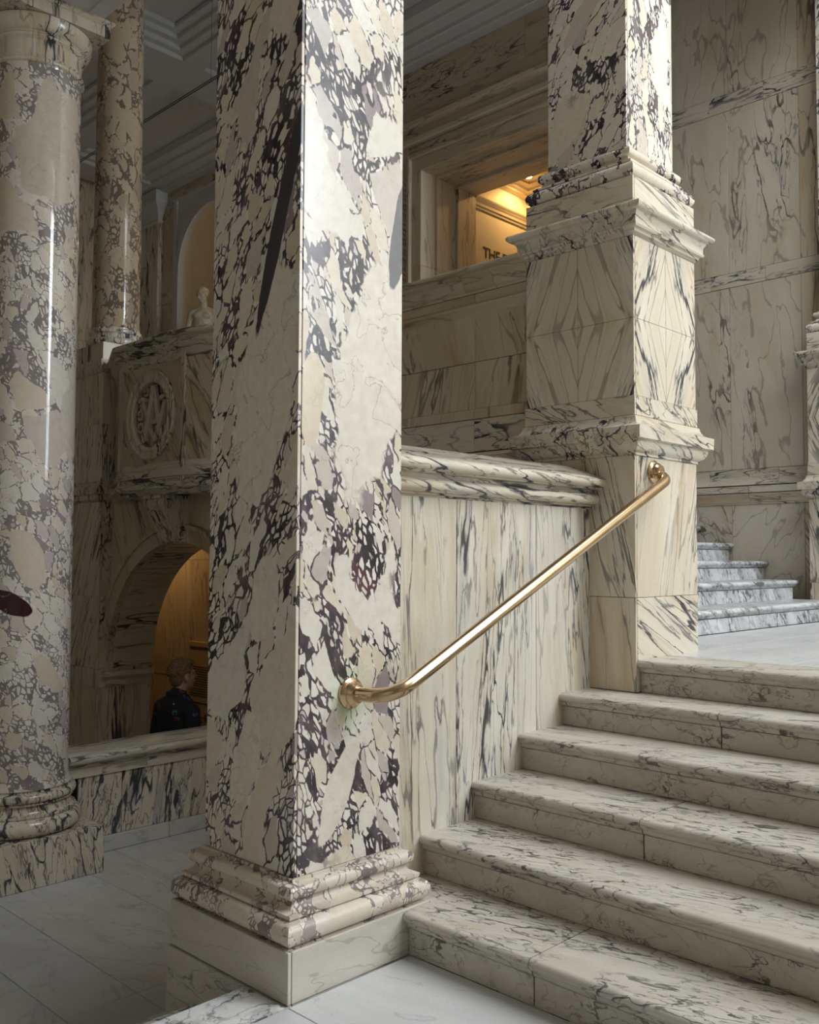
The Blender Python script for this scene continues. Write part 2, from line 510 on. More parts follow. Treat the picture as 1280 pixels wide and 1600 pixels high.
def sweep(name, prof, path, mat, parent=None, **kw):
    """closed profile (a = outwards, z) carried along a plan path of (x, y, nx, ny) stations; n may be mitred"""
    v, f = [], []
    m = len(prof)
    for x, y, nx, ny in path:
        for a, z in prof:
            v.append((x + nx * a, y + ny * a, z))
    for i in range(len(path) - 1):
        for k in range(m):
            a, b = i * m + k, i * m + (k + 1) % m
            f.append((a, b, b + m, a + m))
    f.append(tuple(range(m - 1, -1, -1)))
    n = len(v)
    f.append(tuple(range(n - m, n)))
    kw.setdefault('smooth', 38)
    return mesh(name, v, f, mat, parent, **kw)


def lathe(name, c, prof, mat, parent=None, seg=64, cap=True, **kw):
    v, f = [], []
    for r, z in prof:
        for k in range(seg):
            a = 2 * math.pi * k / seg
            v.append((c[0] + r * math.cos(a), c[1] + r * math.sin(a), z))
    for i in range(len(prof) - 1):
        for k in range(seg):
            a, b = i * seg + k, i * seg + (k + 1) % seg
            f.append((a, b, b + seg, a + seg))
    if cap:
        f.append(tuple(range(seg - 1, -1, -1)))
        n = len(v)
        f.append(tuple(range(n - seg, n)))
    kw.setdefault('smooth', 40)
    return mesh(name, v, f, mat, parent, **kw)


def tube(name, pts, rad, mat, parent=None, seg=20, **kw):
    P = [Vector(p) for p in pts]
    v, f = [], []
    t0 = (P[1] - P[0]).normalized()
    u = t0.orthogonal().normalized()
    for i, p in enumerate(P):
        t = ((P[min(i + 1, len(P) - 1)] - P[max(i - 1, 0)])).normalized()
        u = (u - t * u.dot(t)).normalized()
        w = t.cross(u)
        r = rad[i] if isinstance(rad, (list, tuple)) else rad
        for k in range(seg):
            a = 2 * math.pi * k / seg
            v.append(p + u * (r * math.cos(a)) + w * (r * math.sin(a)))
    for i in range(len(P) - 1):
        for k in range(seg):
            a, b = i * seg + k, i * seg + (k + 1) % seg
            f.append((a, b, b + seg, a + seg))
    f.append(tuple(range(seg - 1, -1, -1)))
    n = len(v)
    f.append(tuple(range(n - seg, n)))
    kw.setdefault('smooth', 40)
    return mesh(name, v, f, mat, parent, **kw)


def prism(name, poly, axis, t0, t1, mat, parent=None, **kw):
    """polygon in the plane across an axis ('x': (y,z), 'y': (x,z), 'z': (x,y)) extruded from t0 to t1"""
    def pt(a, b, t):
        return (t, a, b) if axis == 'x' else (a, t, b) if axis == 'y' else (a, b, t)
    n = len(poly)
    v = [pt(a, b, t0) for a, b in poly] + [pt(a, b, t1) for a, b in poly]
    f = [tuple(range(n - 1, -1, -1)), tuple(range(n, 2 * n))]
    for k in range(n):
        f.append((k, (k + 1) % n, (k + 1) % n + n, k + n))
    return mesh(name, v, f, mat, parent, **kw)


def frange(a, b, n):
    return [a + (b - a) * i / n for i in range(n + 1)]

# ================================================================== the setting: floors
Z0, ZL, ZLL, ZLAND = 0.0, -0.48, -1.00, 0.957
fl = thing('floor', (0, 0, Z0), 'pale grey marble platform floor at the foot of the stair', 'floor', kind='structure')
box('floor_bed', (-4.0, -4.5, -0.62), (2.47, 2.425, -0.016), 'grout', fl, bevel=0)
J = 0.0016
ys = [2.425, 1.30, 0.25, -0.9, -2.1, -3.3, -4.5]
for i in range(len(ys) - 1):
    box('tile', (1.944 + J, ys[i + 1] + J, -0.02), (2.509, ys[i] - J, 0.0), 'floor', fl, 0.001, tc=dict(grain='y', tilt=0.2))
xs = [1.944, 1.0, 0.1, -0.9, -1.9, -2.9, -4.0]
ys2 = [2.425, 1.75, 0.7, -0.4, -1.5, -3.0, -4.5]
for i in range(len(xs) - 1):
    for k in range(len(ys2) - 1):
        box('tile', (xs[i + 1] + J, ys2[k + 1] + J, -0.02), (xs[i] - J, ys2[k] - J, 0.0), 'floor', fl, 0.001, tc=dict(grain='x', tilt=0.3))

fo = thing('floor', (3, 4.5, ZL), 'grey marble slab floor of the lower hall around the round column', 'floor', kind='structure')
box('floor_bed', (-4.0, 3.20, ZL - 0.15), (4.08, 5.99, ZL - 0.016), 'grout', fo, bevel=0)
cols = [(-4.0, -2.4, [3.2, 4.4, 5.4]), (-2.4, -0.9, [3.2, 4.2, 5.3]), (-0.9, 0.5, [3.2, 4.5, 5.4]), (0.5, 1.27, [3.2, 4.2, 4.93, 5.4]),
        (1.27, 1.866, [3.2, 3.814, 4.60, 5.4]), (1.866, 2.206, [3.2, 3.813, 4.415, 4.931, 5.39]), (2.206, 2.805, [3.2, 3.811, 5.008, 5.187, 5.401]),
        (2.805, 3.13, [3.2, 4.3, 5.76]), (3.13, 3.43, [3.2, 4.1, 5.24, 5.40, 5.76]), (3.43, 4.08, [3.2, 4.5, 5.24, 5.40, 5.76])]
for x0, x1, yy in cols:
    for k in range(len(yy) - 1):
        warm = (x0 > 2.1 and 3.7 < yy[k] < 5.1) or x0 > 3.0
        box('tile', (x0 + J, yy[k] + J, ZL - 0.02), (x1 - J, yy[k + 1] - J, ZL), 'floor_w' if warm else 'floor', fo, 0.001,
            tc=dict(grain='y', tilt=random.uniform(-0.5, 0.5)))
    if x1 < 2.9:
        box('tile', (x0 + J, yy[-1] + J, ZL - 0.02), (x1 - J, 5.76, ZL), 'floor', fo, 0.001, tc=dict(grain='x'))

fh = thing('floor', (4, 9, ZLL), 'dim stone floor of the sunken hall behind the parapet', 'floor', kind='structure')
box('floor_slab', (-4.0, 5.985, ZLL - 0.1), (8.3, 14.6, ZLL), 'floor_w', fh, bevel=0)

fd = thing('floor', (6, 1, ZLAND), 'bluish grey tiled floor of the stair landing', 'floor', kind='structure')
box('floor_bed', (4.14, -2.4, ZLAND - 0.2), (8.3, 2.95, ZLAND - 0.012), 'grout', fd, bevel=0)
lx = [4.40, 5.15, 5.85, 6.6, 7.35, 8.15]
ly = [2.86, 2.41, 1.80, 1.2, 0.55, -0.2, -1.1, -2.4]
for i in range(len(lx) - 1):
    for k in range(len(ly) - 1):
        if ly[k + 1] > 2.3 and lx[i] < 4.7:
            continue
        box('tile', (lx[i] + J, ly[k + 1] + J, ZLAND - 0.016), (lx[i + 1] - J, ly[k] - J, ZLAND), 'floor', fd, 0.001, tc=dict(grain='x', tilt=0.3))
box('tile', (4.712, 2.41 + J, ZLAND - 0.016), (5.15 - J, 2.86, ZLAND), 'floor', fd, 0.001, tc=dict(grain='x'))

# ================================================================== stairs
random.seed(21)
def tread_prof(xr, xb, z):
    """side outline (x, z) of one nosed tread: xr riser plane, xb back edge"""
    p = [(xb, z), (xr - 0.014, z)]
    p += [(xr - 0.014 - 0.019 * math.sin(RAD(t)), z - 0.019 + 0.019 * math.cos(RAD(t))) for t in (20, 45, 70, 90, 115, 140, 165)]
    p += [(xr - 0.014, z - 0.041)]
    p += [(xr - 0.011 + 0.010 * (1 - math.cos(RAD(t))), z - 0.043 - 0.019 * math.sin(RAD(t))) for t in (0, 40, 70, 90)]
    p += [(xr + 0.012, z - 0.0625), (xb, z - 0.0625)]
    return p


XR = [2.509, 2.838, 3.167, 3.496, 3.822, 4.100]
ZT = [0.1605, 0.321, 0.4815, 0.642, 0.797, ZLAND]
SPLIT = {0: 1.865, 2: 1.845, 4: 1.850}
YW, YEND = 2.665, -2.4
st = thing('staircase', (2.5, 0.2, 0), 'broad marble stair flight climbing beside the brass handrail', 'stairs')
box('stair_core', (2.535, YEND, 0.0), (4.05, 2.425, 0.09), 'grout', st, bevel=0)
for i in range(6):
    xb = XR[i + 1] + 0.01 if i < 4 else (4.058 if i == 4 else 4.40)
    zb = ZT[i - 1] if i else 0.0
    if i:
        box('stair_core', (XR[i] + 0.02, YEND, zb - 0.06), (4.055 if i < 5 else 4.38, YW - 0.004 if i < 5 else 2.396, ZT[i] - 0.063), 'grout', st, bevel=0)
    yt = 2.431 if i == 0 else (YW if i < 5 else 2.398)
    cuts = [yt, SPLIT[i], YEND] if i in SPLIT else [yt, -0.35, YEND]
    for k in range(2):
        ya, yb = cuts[k + 1] + (0.0026 if k == 0 else 0), cuts[k] - (0 if k == 0 else 0.0026)
        prism('tread', tread_prof(XR[i], xb, ZT[i]), 'y', ya, yb, 'stair', st, smooth=40, tc=dict(grain='y', tilt=0.25))
        box('riser', (XR[i], ya, zb + 0.0015), (XR[i] + 0.03, yb, ZT[i] - 0.0640), 'riser', st, 0.001, tc=dict(grain='y', tilt=0.5 if k else -0.7))
box('tread_infill', (4.058, YEND, 0.736), (4.112, 2.398, 0.797), 'stair', st, 0, tc=dict(grain='y'))
box('tread_infill', (2.626, 2.433, 0.098), (2.846, YW, 0.1605), 'stair', st, 0.001, tc=dict(grain='y'))
box('tread_infill', (2.626, 2.4325, 0.1), (2.665, 2.452, 0.1612), 'plinth', st, 0.001)

# short flight that goes down to the lower hall
sd = thing('staircase', (1.0, 2.9, ZL), 'short flight of white marble steps going down beside the square pillar', 'stairs')
TD = [(2.430, 2.661, 0.0), (2.62, 2.975, -0.16), (2.93, 3.285, -0.32)]
for k, (ya, yb, z) in enumerate(TD):
    rp = [(ya, z), (yb - 0.016, z)] + [(yb - 0.018 + 0.018 * math.sin(RAD(t)), z - 0.018 + 0.018 * math.cos(RAD(t))) for t in (25, 55, 90, 125, 155)] + [(yb - 0.018, z - 0.04), (yb - 0.03, z - 0.062), (ya, z - 0.062)]
    # the lower treads run on past the pillar
    xe = 1.937
    if k == 2:
        box('tread', (1.938, 3.145, -0.36), (2.20, 3.283, -0.32), 'tread_w', sd, 0.004)
        box('riser', (1.938, 3.145, -0.478), (2.20, 3.254, -0.362), 'riser', sd, 0.001)
    for xa, xc in ((0.35, xe), (-1.6, 0.35 - J)):
        prism('tread', rp, 'x', xa, xc, 'tread_w', sd, smooth=40, tc=dict(grain='x', tilt=0.6))
        box('riser', (xa, yb - 0.055, z - 0.16), (xc, yb - 0.031, z - 0.063), 'riser', sd, 0.001, tc=dict(grain='x'))

# second flight behind the pedestal
s2 = thing('staircase', (6.4, 3.0, ZLAND), 'grey marble steps rising behind the pedestal from the landing', 'stairs')
Y0S = 2.885
for i in range(9):
    y, z = Y0S + 0.325 * i, ZLAND + 0.16 * (i + 1)
    prof = [(y - 0.014, z)] + [(y - 0.014 - 0.019 * math.sin(RAD(t)), z - 0.019 + 0.019 * math.cos(RAD(t))) for t in (20, 45, 70, 90, 115, 140, 165)] + [(y - 0.014, z - 0.041), (y - 0.008, z - 0.05), (y + 0.01, z - 0.0625), (y + 0.34, z - 0.0625), (y + 0.34, z)]
    xe = 7.972 if i == 0 else 8.02 if i == 1 else 8.197 if i < 6 else 8.13
    prism('tread', prof, 'x', 4.715, xe, 'grey_stair', s2, smooth=40, tc=dict(grain='x', tilt=0.4))
    xa = 4.715
    for xb in ((5.6, 7.2, xe - 0.04) if i == 1 else (6.4, xe - 0.03)):
        box('riser', (xa + J, y, z - 0.16), (xb, y + 0.03, z - 0.0635), 'grey_stair', s2, 0.001, tc=dict(grain='x', tilt=0.9))
        xa = xb
up_l = box('floor', (4.12, Y0S + 0.325 * 9 - 0.02, 2.2), (8.19, 14.4, 2.39), 'floor_w', None, 0)
props(up_l, 'upper gallery floor slab behind the dado wall', 'floor', kind='structure')

# ================================================================== walls
random.seed(34)
def panel_x(parent, x, y0, y1, z0, z1, mat='wallm', th=0.02, **tc):
    """slab on a wall that faces -X"""
    return box('panel', (x, y0 + J, z0 + J), (x + th, y1 - J, z1 - J), mat, parent, 0.0012, tc=tc or dict(tilt2=random.uniform(-0.15, 0.15)))


def panel_y(parent, y, x0, x1, z0, z1, mat='panel', th=0.02, **tc):
    return box('panel', (x0 + J, y, z0 + J), (x1 - J, y + th, z1 - J), mat, parent, 0.0012, tc=tc or dict(tilt=random.uniform(-0.12, 0.12)))


# stair side wall under the handrail
ws = thing('wall_stair_side', (3.3, 2.8, 0), 'cream marble panelled parapet wall beside the lower stair flight', 'wall', kind='structure')
box('wall_body', (2.56, YW + 0.017, ZL), (4.075, 2.93, 1.72), 'grout', ws, bevel=0)
for a, c, tl in ((2.553, 3.036, 0.06), (3.036, 3.607, -0.05), (3.607, 4.066, 0.10)):
    panel_y(ws, YW, a, c, 0.02, 1.708, 'panel', tilt=tl)
capp = [(-0.26, 1.70), (0.0, 1.704), (0.004, 1.712), (0.022, 1.714), (0.022, 1.722)] + arc(0.022, 1.751, 0.040, -80, 70, 8, 0.030) + [(0.030, 1.783), (0.034, 1.797), (0.070, 1.800), (0.075, 1.806)] + \
    arc(0.072, 1.833, 0.034, -70, 60, 8, 0.028) + [(0.082, 1.861), (0.072, 1.864), (-0.09, 1.925), (-0.26, 1.93)]
cp = sweep('coping', capp, [(2.55, YW, 0, -1), (4.062, YW, 0, -1)], 'mould', ws, tc=dict(grain='x', tilt=0.15))

# wall on the line of the pedestal: dado above, arch below
XW = 4.10
AC, AZ, AR = 6.55, 0.466, 1.105
wm = thing('wall_middle', (4.3, 6, ZLL), 'brown veined marble wall with arch and dado left of the pedestal', 'wall', kind='structure')
box('wall_body', (XW + 0.018, 2.92, ZLL), (XW + 0.40, AC - AR - 0.012, 2.0), 'grout', wm, bevel=0)
box('wall_body', (XW + 0.018, AC + AR + 0.012, ZLL), (XW + 0.40, 14.5, 2.0), 'grout', wm, bevel=0)
box('wall_body', (XW + 0.018, 3.06, 2.0), (XW + 0.22, 14.5, 3.05), 'grout', wm, bevel=0)


def arch_pts(r, n=28, c=AC, z=AZ):
    return [(c + r * math.cos(math.pi * i / n), z + r * math.sin(math.pi * i / n)) for i in range(n + 1)]


sp = arch_pts(AR + 0.012)
for s0, s1, nm in ((0, 14, 1), (14, 28, -1)):
    pts = sp[s0:s1 + 1]
    ye = AC + nm * (AR + 0.012)
    poly = pts + ([(AC, 2.0), (ye, 2.0)] if nm == 1 else [(ye, 2.0), (AC, 2.0)])
    prism('wall_body', poly, 'x', XW + 0.018, XW + 0.40, 'grout', wm)
    po = arch_pts(AR + 0.145)[s0:s1 + 1]
    yo = AC + nm * (AR + 0.145)
    poly = po + ([(AC, 1.93), (yo, 1.93)] if nm == 1 else [(yo, 1.93), (AC, 1.93)])
    prism('panel', poly, 'x', XW, XW + 0.02, 'brown', wm, tc=dict(tilt2=0.55 * nm))
# archivolt and soffit of the arch
ao, ai = arch_pts(AR + 0.142), arch_pts(AR)
for s0, s1 in ((0, 9), (9, 13), (15, 19), (19, 28)):
    prism('voussoir', ao[s0:s1 + 1] + ai[s0:s1 + 1][::-1], 'x', XW - 0.035, XW + 0.03, 'brown', wm, tc=dict(tilt2=0.4))
    am = arch_pts(AR + 0.142)[s0:s1 + 1] + arch_pts(AR + 0.112)[s0:s1 + 1][::-1]
    prism('arch_fillet', am, 'x', XW - 0.055, XW - 0.03, 'brown', wm, tc=dict(tilt2=0.4))
prism('arch_soffit', arch_pts(AR + 0.012) + arch_pts(AR - 0.004)[::-1], 'x', XW + 0.03, XW + 0.42, 'cream', wm, smooth=30, tc=dict(grain='x'))
# jambs and impost
for nm in (1, -1):
    yj = AC + nm * AR
    a, c = sorted((yj, yj + nm * 0.02))
    box('jamb_panel', (XW - 0.02, a, ZLL), (XW + 0.41, c, AZ - 0.16), 'cream', wm, 0.001)
    a, c = sorted((yj - nm * 0.004, yj + nm * 0.02))
    box('jamb_panel', (XW - 0.02, a, AZ - 0.02), (XW + 0.41, c, AZ + 0.02), 'brown', wm, 0.001)
    imp = [(-0.02, AZ - 0.16), (0.012, AZ - 0.16), (0.014, AZ - 0.10), (0.03, AZ - 0.085), (0.052, AZ - 0.065), (0.055, AZ - 0.02), (-0.02, AZ - 0.02)]
    sgn = -nm
    sweep('impost', imp, [(XW - 0.02, yj + nm * 0.20, -1, 0), (XW - 0.02, yj, -1, sgn), (XW + 0.41, yj, 0, sgn)], 'mould', wm, tc=dict(grain='x'))
    a, c = sorted((yj, yj + nm * 0.14))
    box('panel', (XW - 0.024, a + 0.021 if nm > 0 else a, ZLL), (XW + 0.02, c if nm > 0 else c - 0.021, AZ - 0.16), 'brown', wm, 0.001)
# flat panels of the lower wall
for ya, yb in ((2.95, 4.1), (4.1, AC - AR - 0.145), (AC + AR + 0.145, 7.98), (8.5, 9.4), (9.4, 10.6), (10.6, 12.5), (12.5, 14.4)):
    for za, zb in ((ZLL, 0.30), (0.47, 1.10), (1.10, 1.93)):
        panel_x(wm, XW, ya, yb, za, zb, 'brown')
    panel_x(wm, XW - 0.006, ya, yb, 0.30, 0.47, 'band', 0.026, grain='y')
# string moulding under the dado, dado slabs, cap
sweep('string_course', [(-0.02, 1.93), (0.01, 1.93), (0.02, 1.965), (0.05, 1.985), (0.055, 2.03), (0.02, 2.05), (-0.02, 2.06)], [(XW, 2.95, -1, 0), (XW, 14.4, -1, 0)], 'brown', wm, tc=dict(grain='y'))
for ya, yb in ((3.063, 3.47), (3.47, 4.60), (4.60, 5.7)):
    panel_x(wm, XW + 0.002, ya, yb, 2.06, 2.25, 'mould', grain='y', tilt=0.2)
    panel_x(wm, XW, ya, yb, 2.25, 2.31, 'brown')
    panel_x(wm, XW + 0.012, ya, yb, 2.31, 2.585, 'brown', tilt2=-0.25)
    panel_x(wm, XW + 0.012, ya, yb, 2.585, 2.89, 'brown', tilt2=0.25)
sweep('dado_mould', [(-0.02, 2.86), (0.0, 2.86), (0.012, 2.885), (0.028, 2.90), (0.030, 2.915), (0.0, 2.935), (-0.02, 2.94)], [(XW + 0.012, 3.063, -1, 0), (XW + 0.012, 5.7, -1, 0)], 'brown', wm, tc=dict(grain='y'))
for ya, yb in ((3.063, 3.47), (3.47, 4.60), (4.60, 5.7)):
    panel_x(wm, XW + 0.008, ya, yb, 2.93, 2.985, 'brown', grain='y')
dcap = [(-0.26, 2.985), (0.0, 2.985), (0.005, 3.0), (0.02, 3.01), (0.03, 3.03), (0.035, 3.06), (0.05, 3.085), (0.075, 3.10), (0.08, 3.112), (0.105, 3.118)] + arc(0.100, 3.136, 0.018, -60, 90, 5, 0.02) + [(-0.26, 3.1565)]
dcap = [(a_, 2.985 + (z_ - 2.985) * 0.745) for a_, z_ in dcap]
for ya, yb in ((3.063, 3.30), (3.30, 3.52), (3.52, 4.60), (4.60, 5.7)):
    sweep('coping', dcap, [(XW, ya + J, -1, 0), (XW, yb - J, -1, 0)], 'brown', wm, tc=dict(grain='y', tilt=0.1))

for ya, yb in ((8.21, 9.6), (9.6, 11.2), (11.2, 12.8), (12.8, 14.4)):
    panel_x(wm, XW, ya, yb, 2.06, 2.585, 'brown')
    panel_x(wm, XW, ya, yb, 2.585, 2.985, 'brown')
    sweep('coping', dcap, [(XW, ya + J, -1, 0), (XW, yb - J, -1, 0)], 'brown', wm, tc=dict(grain='y', tilt=0.1))

# far wall of the upper stair (faces -X) with slabs and bands
XF = 8.20
wf = thing('wall_far', (8.3, 5, 0), 'tall grey cream marble slab wall behind the upper stair', 'wall', kind='structure')
DY0, DY1, DZ = 5.38, 7.74, 6.20
box('wall_body', (XF + 0.018, 3.08, ZLL), (XF + 0.3, DY0 - 0.02, 8.6), 'grout', wf, bevel=0)
box('wall_body', (XF + 0.018, DY1 + 0.02, ZLL), (XF + 0.3, 11.24, 8.6), 'grout', wf, bevel=0)
box('wall_body', (XF + 0.018, DY0 - 0.02, DZ + 0.02), (XF + 0.3, DY1 + 0.02, 8.6), 'grout', wf, bevel=0)
box('wall_body', (XF + 0.018, DY0 - 0.02, ZLL), (XF + 0.3, DY1 + 0.02, 2.38), 'grout', wf, bevel=0)
box('wall_body', (XF + 0.018, 13.32, ZLL), (XF + 0.3, 14.5, 8.6), 'grout', wf, bevel=0)
box('wall_body', (XF + 0.018, 11.24, ZLL), (XF + 0.3, 13.32, 3.62), 'grout', wf, bevel=0)
box('wall_body', (XF + 0.018, 11.24, 7.30), (XF + 0.3, 13.32, 8.6), 'grout', wf, bevel=0)
sy = [2.95, 3.184, 3.841, 4.93]
for k in range(3):
    a, c = sy[k], sy[k + 1]
    m = 'brown' if k == 0 else 'wallm'
    panel_x(wf, XF, a, c, 0.9, 1.945, m, tilt2=(0.5, -0.5, 0.5)[k])
    panel_x(wf, XF, a + (0.02 if k == 0 else 0), c, 2.27, 3.965, m, tilt2=(0.0, 0.12, 0.08)[k])
    panel_x(wf, XF, a, c, 4.10, 5.645, m, tilt2=0.05)
    panel_x(wf, XF, a, c, 5.81, 7.62, m, tilt2=-0.06)
for z0, z1 in ((3.965, 4.10), (5.645, 5.81)):
    for a, c in ((2.95, 3.50), (3.50, 4.02), (4.02, 4.93)):
        panel_x(wf, XF - 0.004, a, c, z0, z1, 'band', 0.024, grain='y', tilt=0.2)
# dado moulding of the far wall, mitred round nothing: two courses
for a, c in ((2.95, 3.66), (3.66, 4.93)):
    sweep('dado_rail', [(-0.02, 1.945), (0.004, 1.945), (0.010, 1.965), (0.022, 1.972), (0.03, 2.0), (0.045, 2.02), (0.055, 2.045), (-0.02, 2.05)], [(XF, a + J, -1, 0), (XF, c - J, -1, 0)], 'brown', wf, tc=dict(grain='y'))
    sweep('dado_rail', [(-0.02, 2.052), (0.058, 2.052), (0.06, 2.11), (-0.02, 2.12)], [(XF, a + J, -1, 0), (XF, c - J, -1, 0)], 'wallm', wf, tc=dict(grain='y'))
for a, c in ((2.95, 3.40), (3.40, 4.05), (4.05, 4.93)):
    sweep('dado_rail', [(-0.02, 2.12), (0.06, 2.12), (0.045, 2.13), (0.025, 2.15), (0.012, 2.175), (0.008, 2.19), (0.008, 2.268), (-0.02, 2.268)], [(XF, a + J, -1, 0), (XF, c - J, -1, 0)], 'band', wf, tc=dict(grain='y', tilt=0.2))

# tall pilaster end of the far wall beyond the doorway
for a, c in ((DY1 + 0.42, 8.9), (8.9, 9.9), (9.9, 11.24), (13.32, 13.62), (13.62, 14.5)):
    for z0, z1 in ((2.4, 4.0), (4.0, 5.65), (5.85, 7.05)):
        panel_x(wf, XF, a, c, z0, z1, 'brown')
    panel_x(wf, XF - 0.004, a, c, 5.65, 5.85, 'band', 0.024, grain='y')
for a, c in ((4.93, 6.2), (6.2, 8.5), (8.5, 11.0), (11.0, 14.5)):
    panel_x(wf, XF, a, c, 7.05, 7.62, 'brown', grain='y', tilt=0.25)

# ================================================================== clad blocks: slabs of stone round a core, -X slab runs through at the corner
def clad(parent, rect, z0, z1, mat, t=0.014, name='slab', zs=None, split=None, tcs=None, core=True):
    """rect x0,y0,x1,y1; zs = inner horizontal joints; split=(u_x, u_y) vertical joints at the middle; tcs(face,i,k) -> tc dict"""
    x0, y0, x1, y1 = rect
    if core:
        box('core', (x0 + t * 0.7, y0 + t * 0.7, z0 + 0.001), (x1 - t * 0.7, y1 - t * 0.7, z1 - 0.001), 'grout', parent, bevel=0)
    zz = [z0] + (zs or []) + [z1]
    ysp = [y0, (y0 + y1) / 2, y1] if split else [y0, y1]
    xsp = [x0 + t + 0.003, (x0 + x1) / 2, x1] if split else [x0 + t + 0.003, x1]
    g = 0.0012
    for k in range(len(zz) - 1):
        for i in range(len(ysp) - 1):
            tc = tcs('x', i, k) if tcs else dict(tilt2=random.uniform(-0.1, 0.1))
            box(name, (x0, ysp[i] + (g if i else 0), zz[k] + (g if k else 0)), (x0 + t, ysp[i + 1] - (g if i + 2 < len(ysp) else 0), zz[k + 1]), mat, parent, 0.0016, tc=tc)
            box(name, (x1 - t, ysp[i] + (g if i else 0.003 + t), zz[k] + (g if k else 0)), (x1, ysp[i + 1] - (g if i + 2 < len(ysp) else 0), zz[k + 1]), mat, parent, 0.0016)
        for i in range(len(xsp) - 1):
            tc = tcs('y', i, k) if tcs else dict(tilt=random.uniform(-0.1, 0.1))
            xe = xsp[i + 1] - (g if i + 2 < len(xsp) else 0)
            box(name, (xsp[i] + (g if i else 0), y0, zz[k] + (g if k else 0)), (xe, y0 + t, zz[k + 1]), mat, parent, 0.0016, tc=tc)
            box(name, (xsp[i] + (g if i else 0), y1 - t, zz[k] + (g if k else 0)), (xe - (t if i + 2 == len(xsp) else 0), y1, zz[k + 1]), mat, parent, 0.0016)


def attic(rect, z, parent, mat='breccia_base', k=1.0, e_in=0.088, name='base_moulding', **tc):
    """square attic base from z up: torus, scotia, torus, fillet"""
    p = [(0.012, z)] + [(0.046 - x, zz) for x, zz in arc(0.008, z + 0.044 * k, 0.042, -80, 80, 8, 0.042 * k)]
    p += [(0.040, z + 0.089 * k), (0.026, z + 0.090 * k), (0.026, z + 0.102 * k)]
    p += [(0.030 + 0.034 * math.sin(RAD(t)), z + 0.134 * k - 0.032 * k * math.cos(RAD(t))) for t in (0, 20, 40, 60, 80, 90)]
    p += [(0.062, z + 0.136 * k)]
    p += [(0.066 - x, zz) for x, zz in arc(0.004, z + 0.161 * k, 0.020, -80, 80, 7, 0.024 * k)]
    p += [(0.072, z + 0.187 * k), (e_in - 0.012, z + 0.188 * k), (e_in - 0.012, z + 0.197 * k)]
    ring(name, rect, p, mat, parent, tc=tc or None)
    return z + 0.197 * k


random.seed(52)
# ------------------------------------------------------------------ the square breccia pillar at the foot of the stair
P1 = (1.949, 2.433, 2.622, 3.136)
p1 = thing('square_pillar', (2.29, 2.78, ZL), 'square breccia marble pillar with moulded base carrying the lower handrail end', 'pillar')
clad(p1, (P1[0] - 0.010, P1[1] + 0.004, P1[2], P1[3] + 0.006), ZL, -0.004, 'plinth', 0.03, 'plinth_slab', tcs=lambda f, i, k: dict(grain='y' if f == 'x' else 'x', tilt=0.3))
clad(p1, P1, 0.0, 0.166, 'plinth', 0.014, 'plinth_slab', tcs=lambda f, i, k: dict(grain='y' if f == 'x' else 'x', tilt=0.15))
zb = attic(P1, 0.1665, p1, 'breccia_base', 1.0, 0.090)
S1 = (P1[0] + 0.088, P1[1] + 0.088, P1[2] - 0.074, P1[3] - 0.088)
clad(p1, S1, zb + 0.001, 4.55, 'breccia', 0.014, 'shaft_slab',
     tcs=lambda f, i, k: dict(tilt2=-0.45, off=(3.3, 8.1, 2.2)) if f == 'x' else dict(tilt=0.35, off=(14.4, 3.7, 21.3)))
for o in p1.children:
    if o.name.startswith('shaft_slab') and abs(min(v.co.y for v in o.data.vertices) + 2.78 - S1[1]) < 0.002 and max(v.co.x for v in o.data.vertices) - min(v.co.x for v in o.data.vertices) > 0.2:
        o.data.materials[0] = MT['breccia_stain']
    elif o.name.startswith('shaft_slab') and abs(min(v.co.x for v in o.data.vertices) + 2.29 - S1[0]) < 0.002 and max(v.co.x for v in o.data.vertices) - min(v.co.x for v in o.data.vertices) < 0.05:
        o.data.materials[0] = MT['breccia_left']
ring('capital', P1, [(0.08, 4.55), (0.05, 4.58), (0.05, 4.62), (0.07, 4.64), (0.07, 4.70), (0.03, 4.76), (0.0, 4.78), (0.0, 4.86)], 'mould', p1)

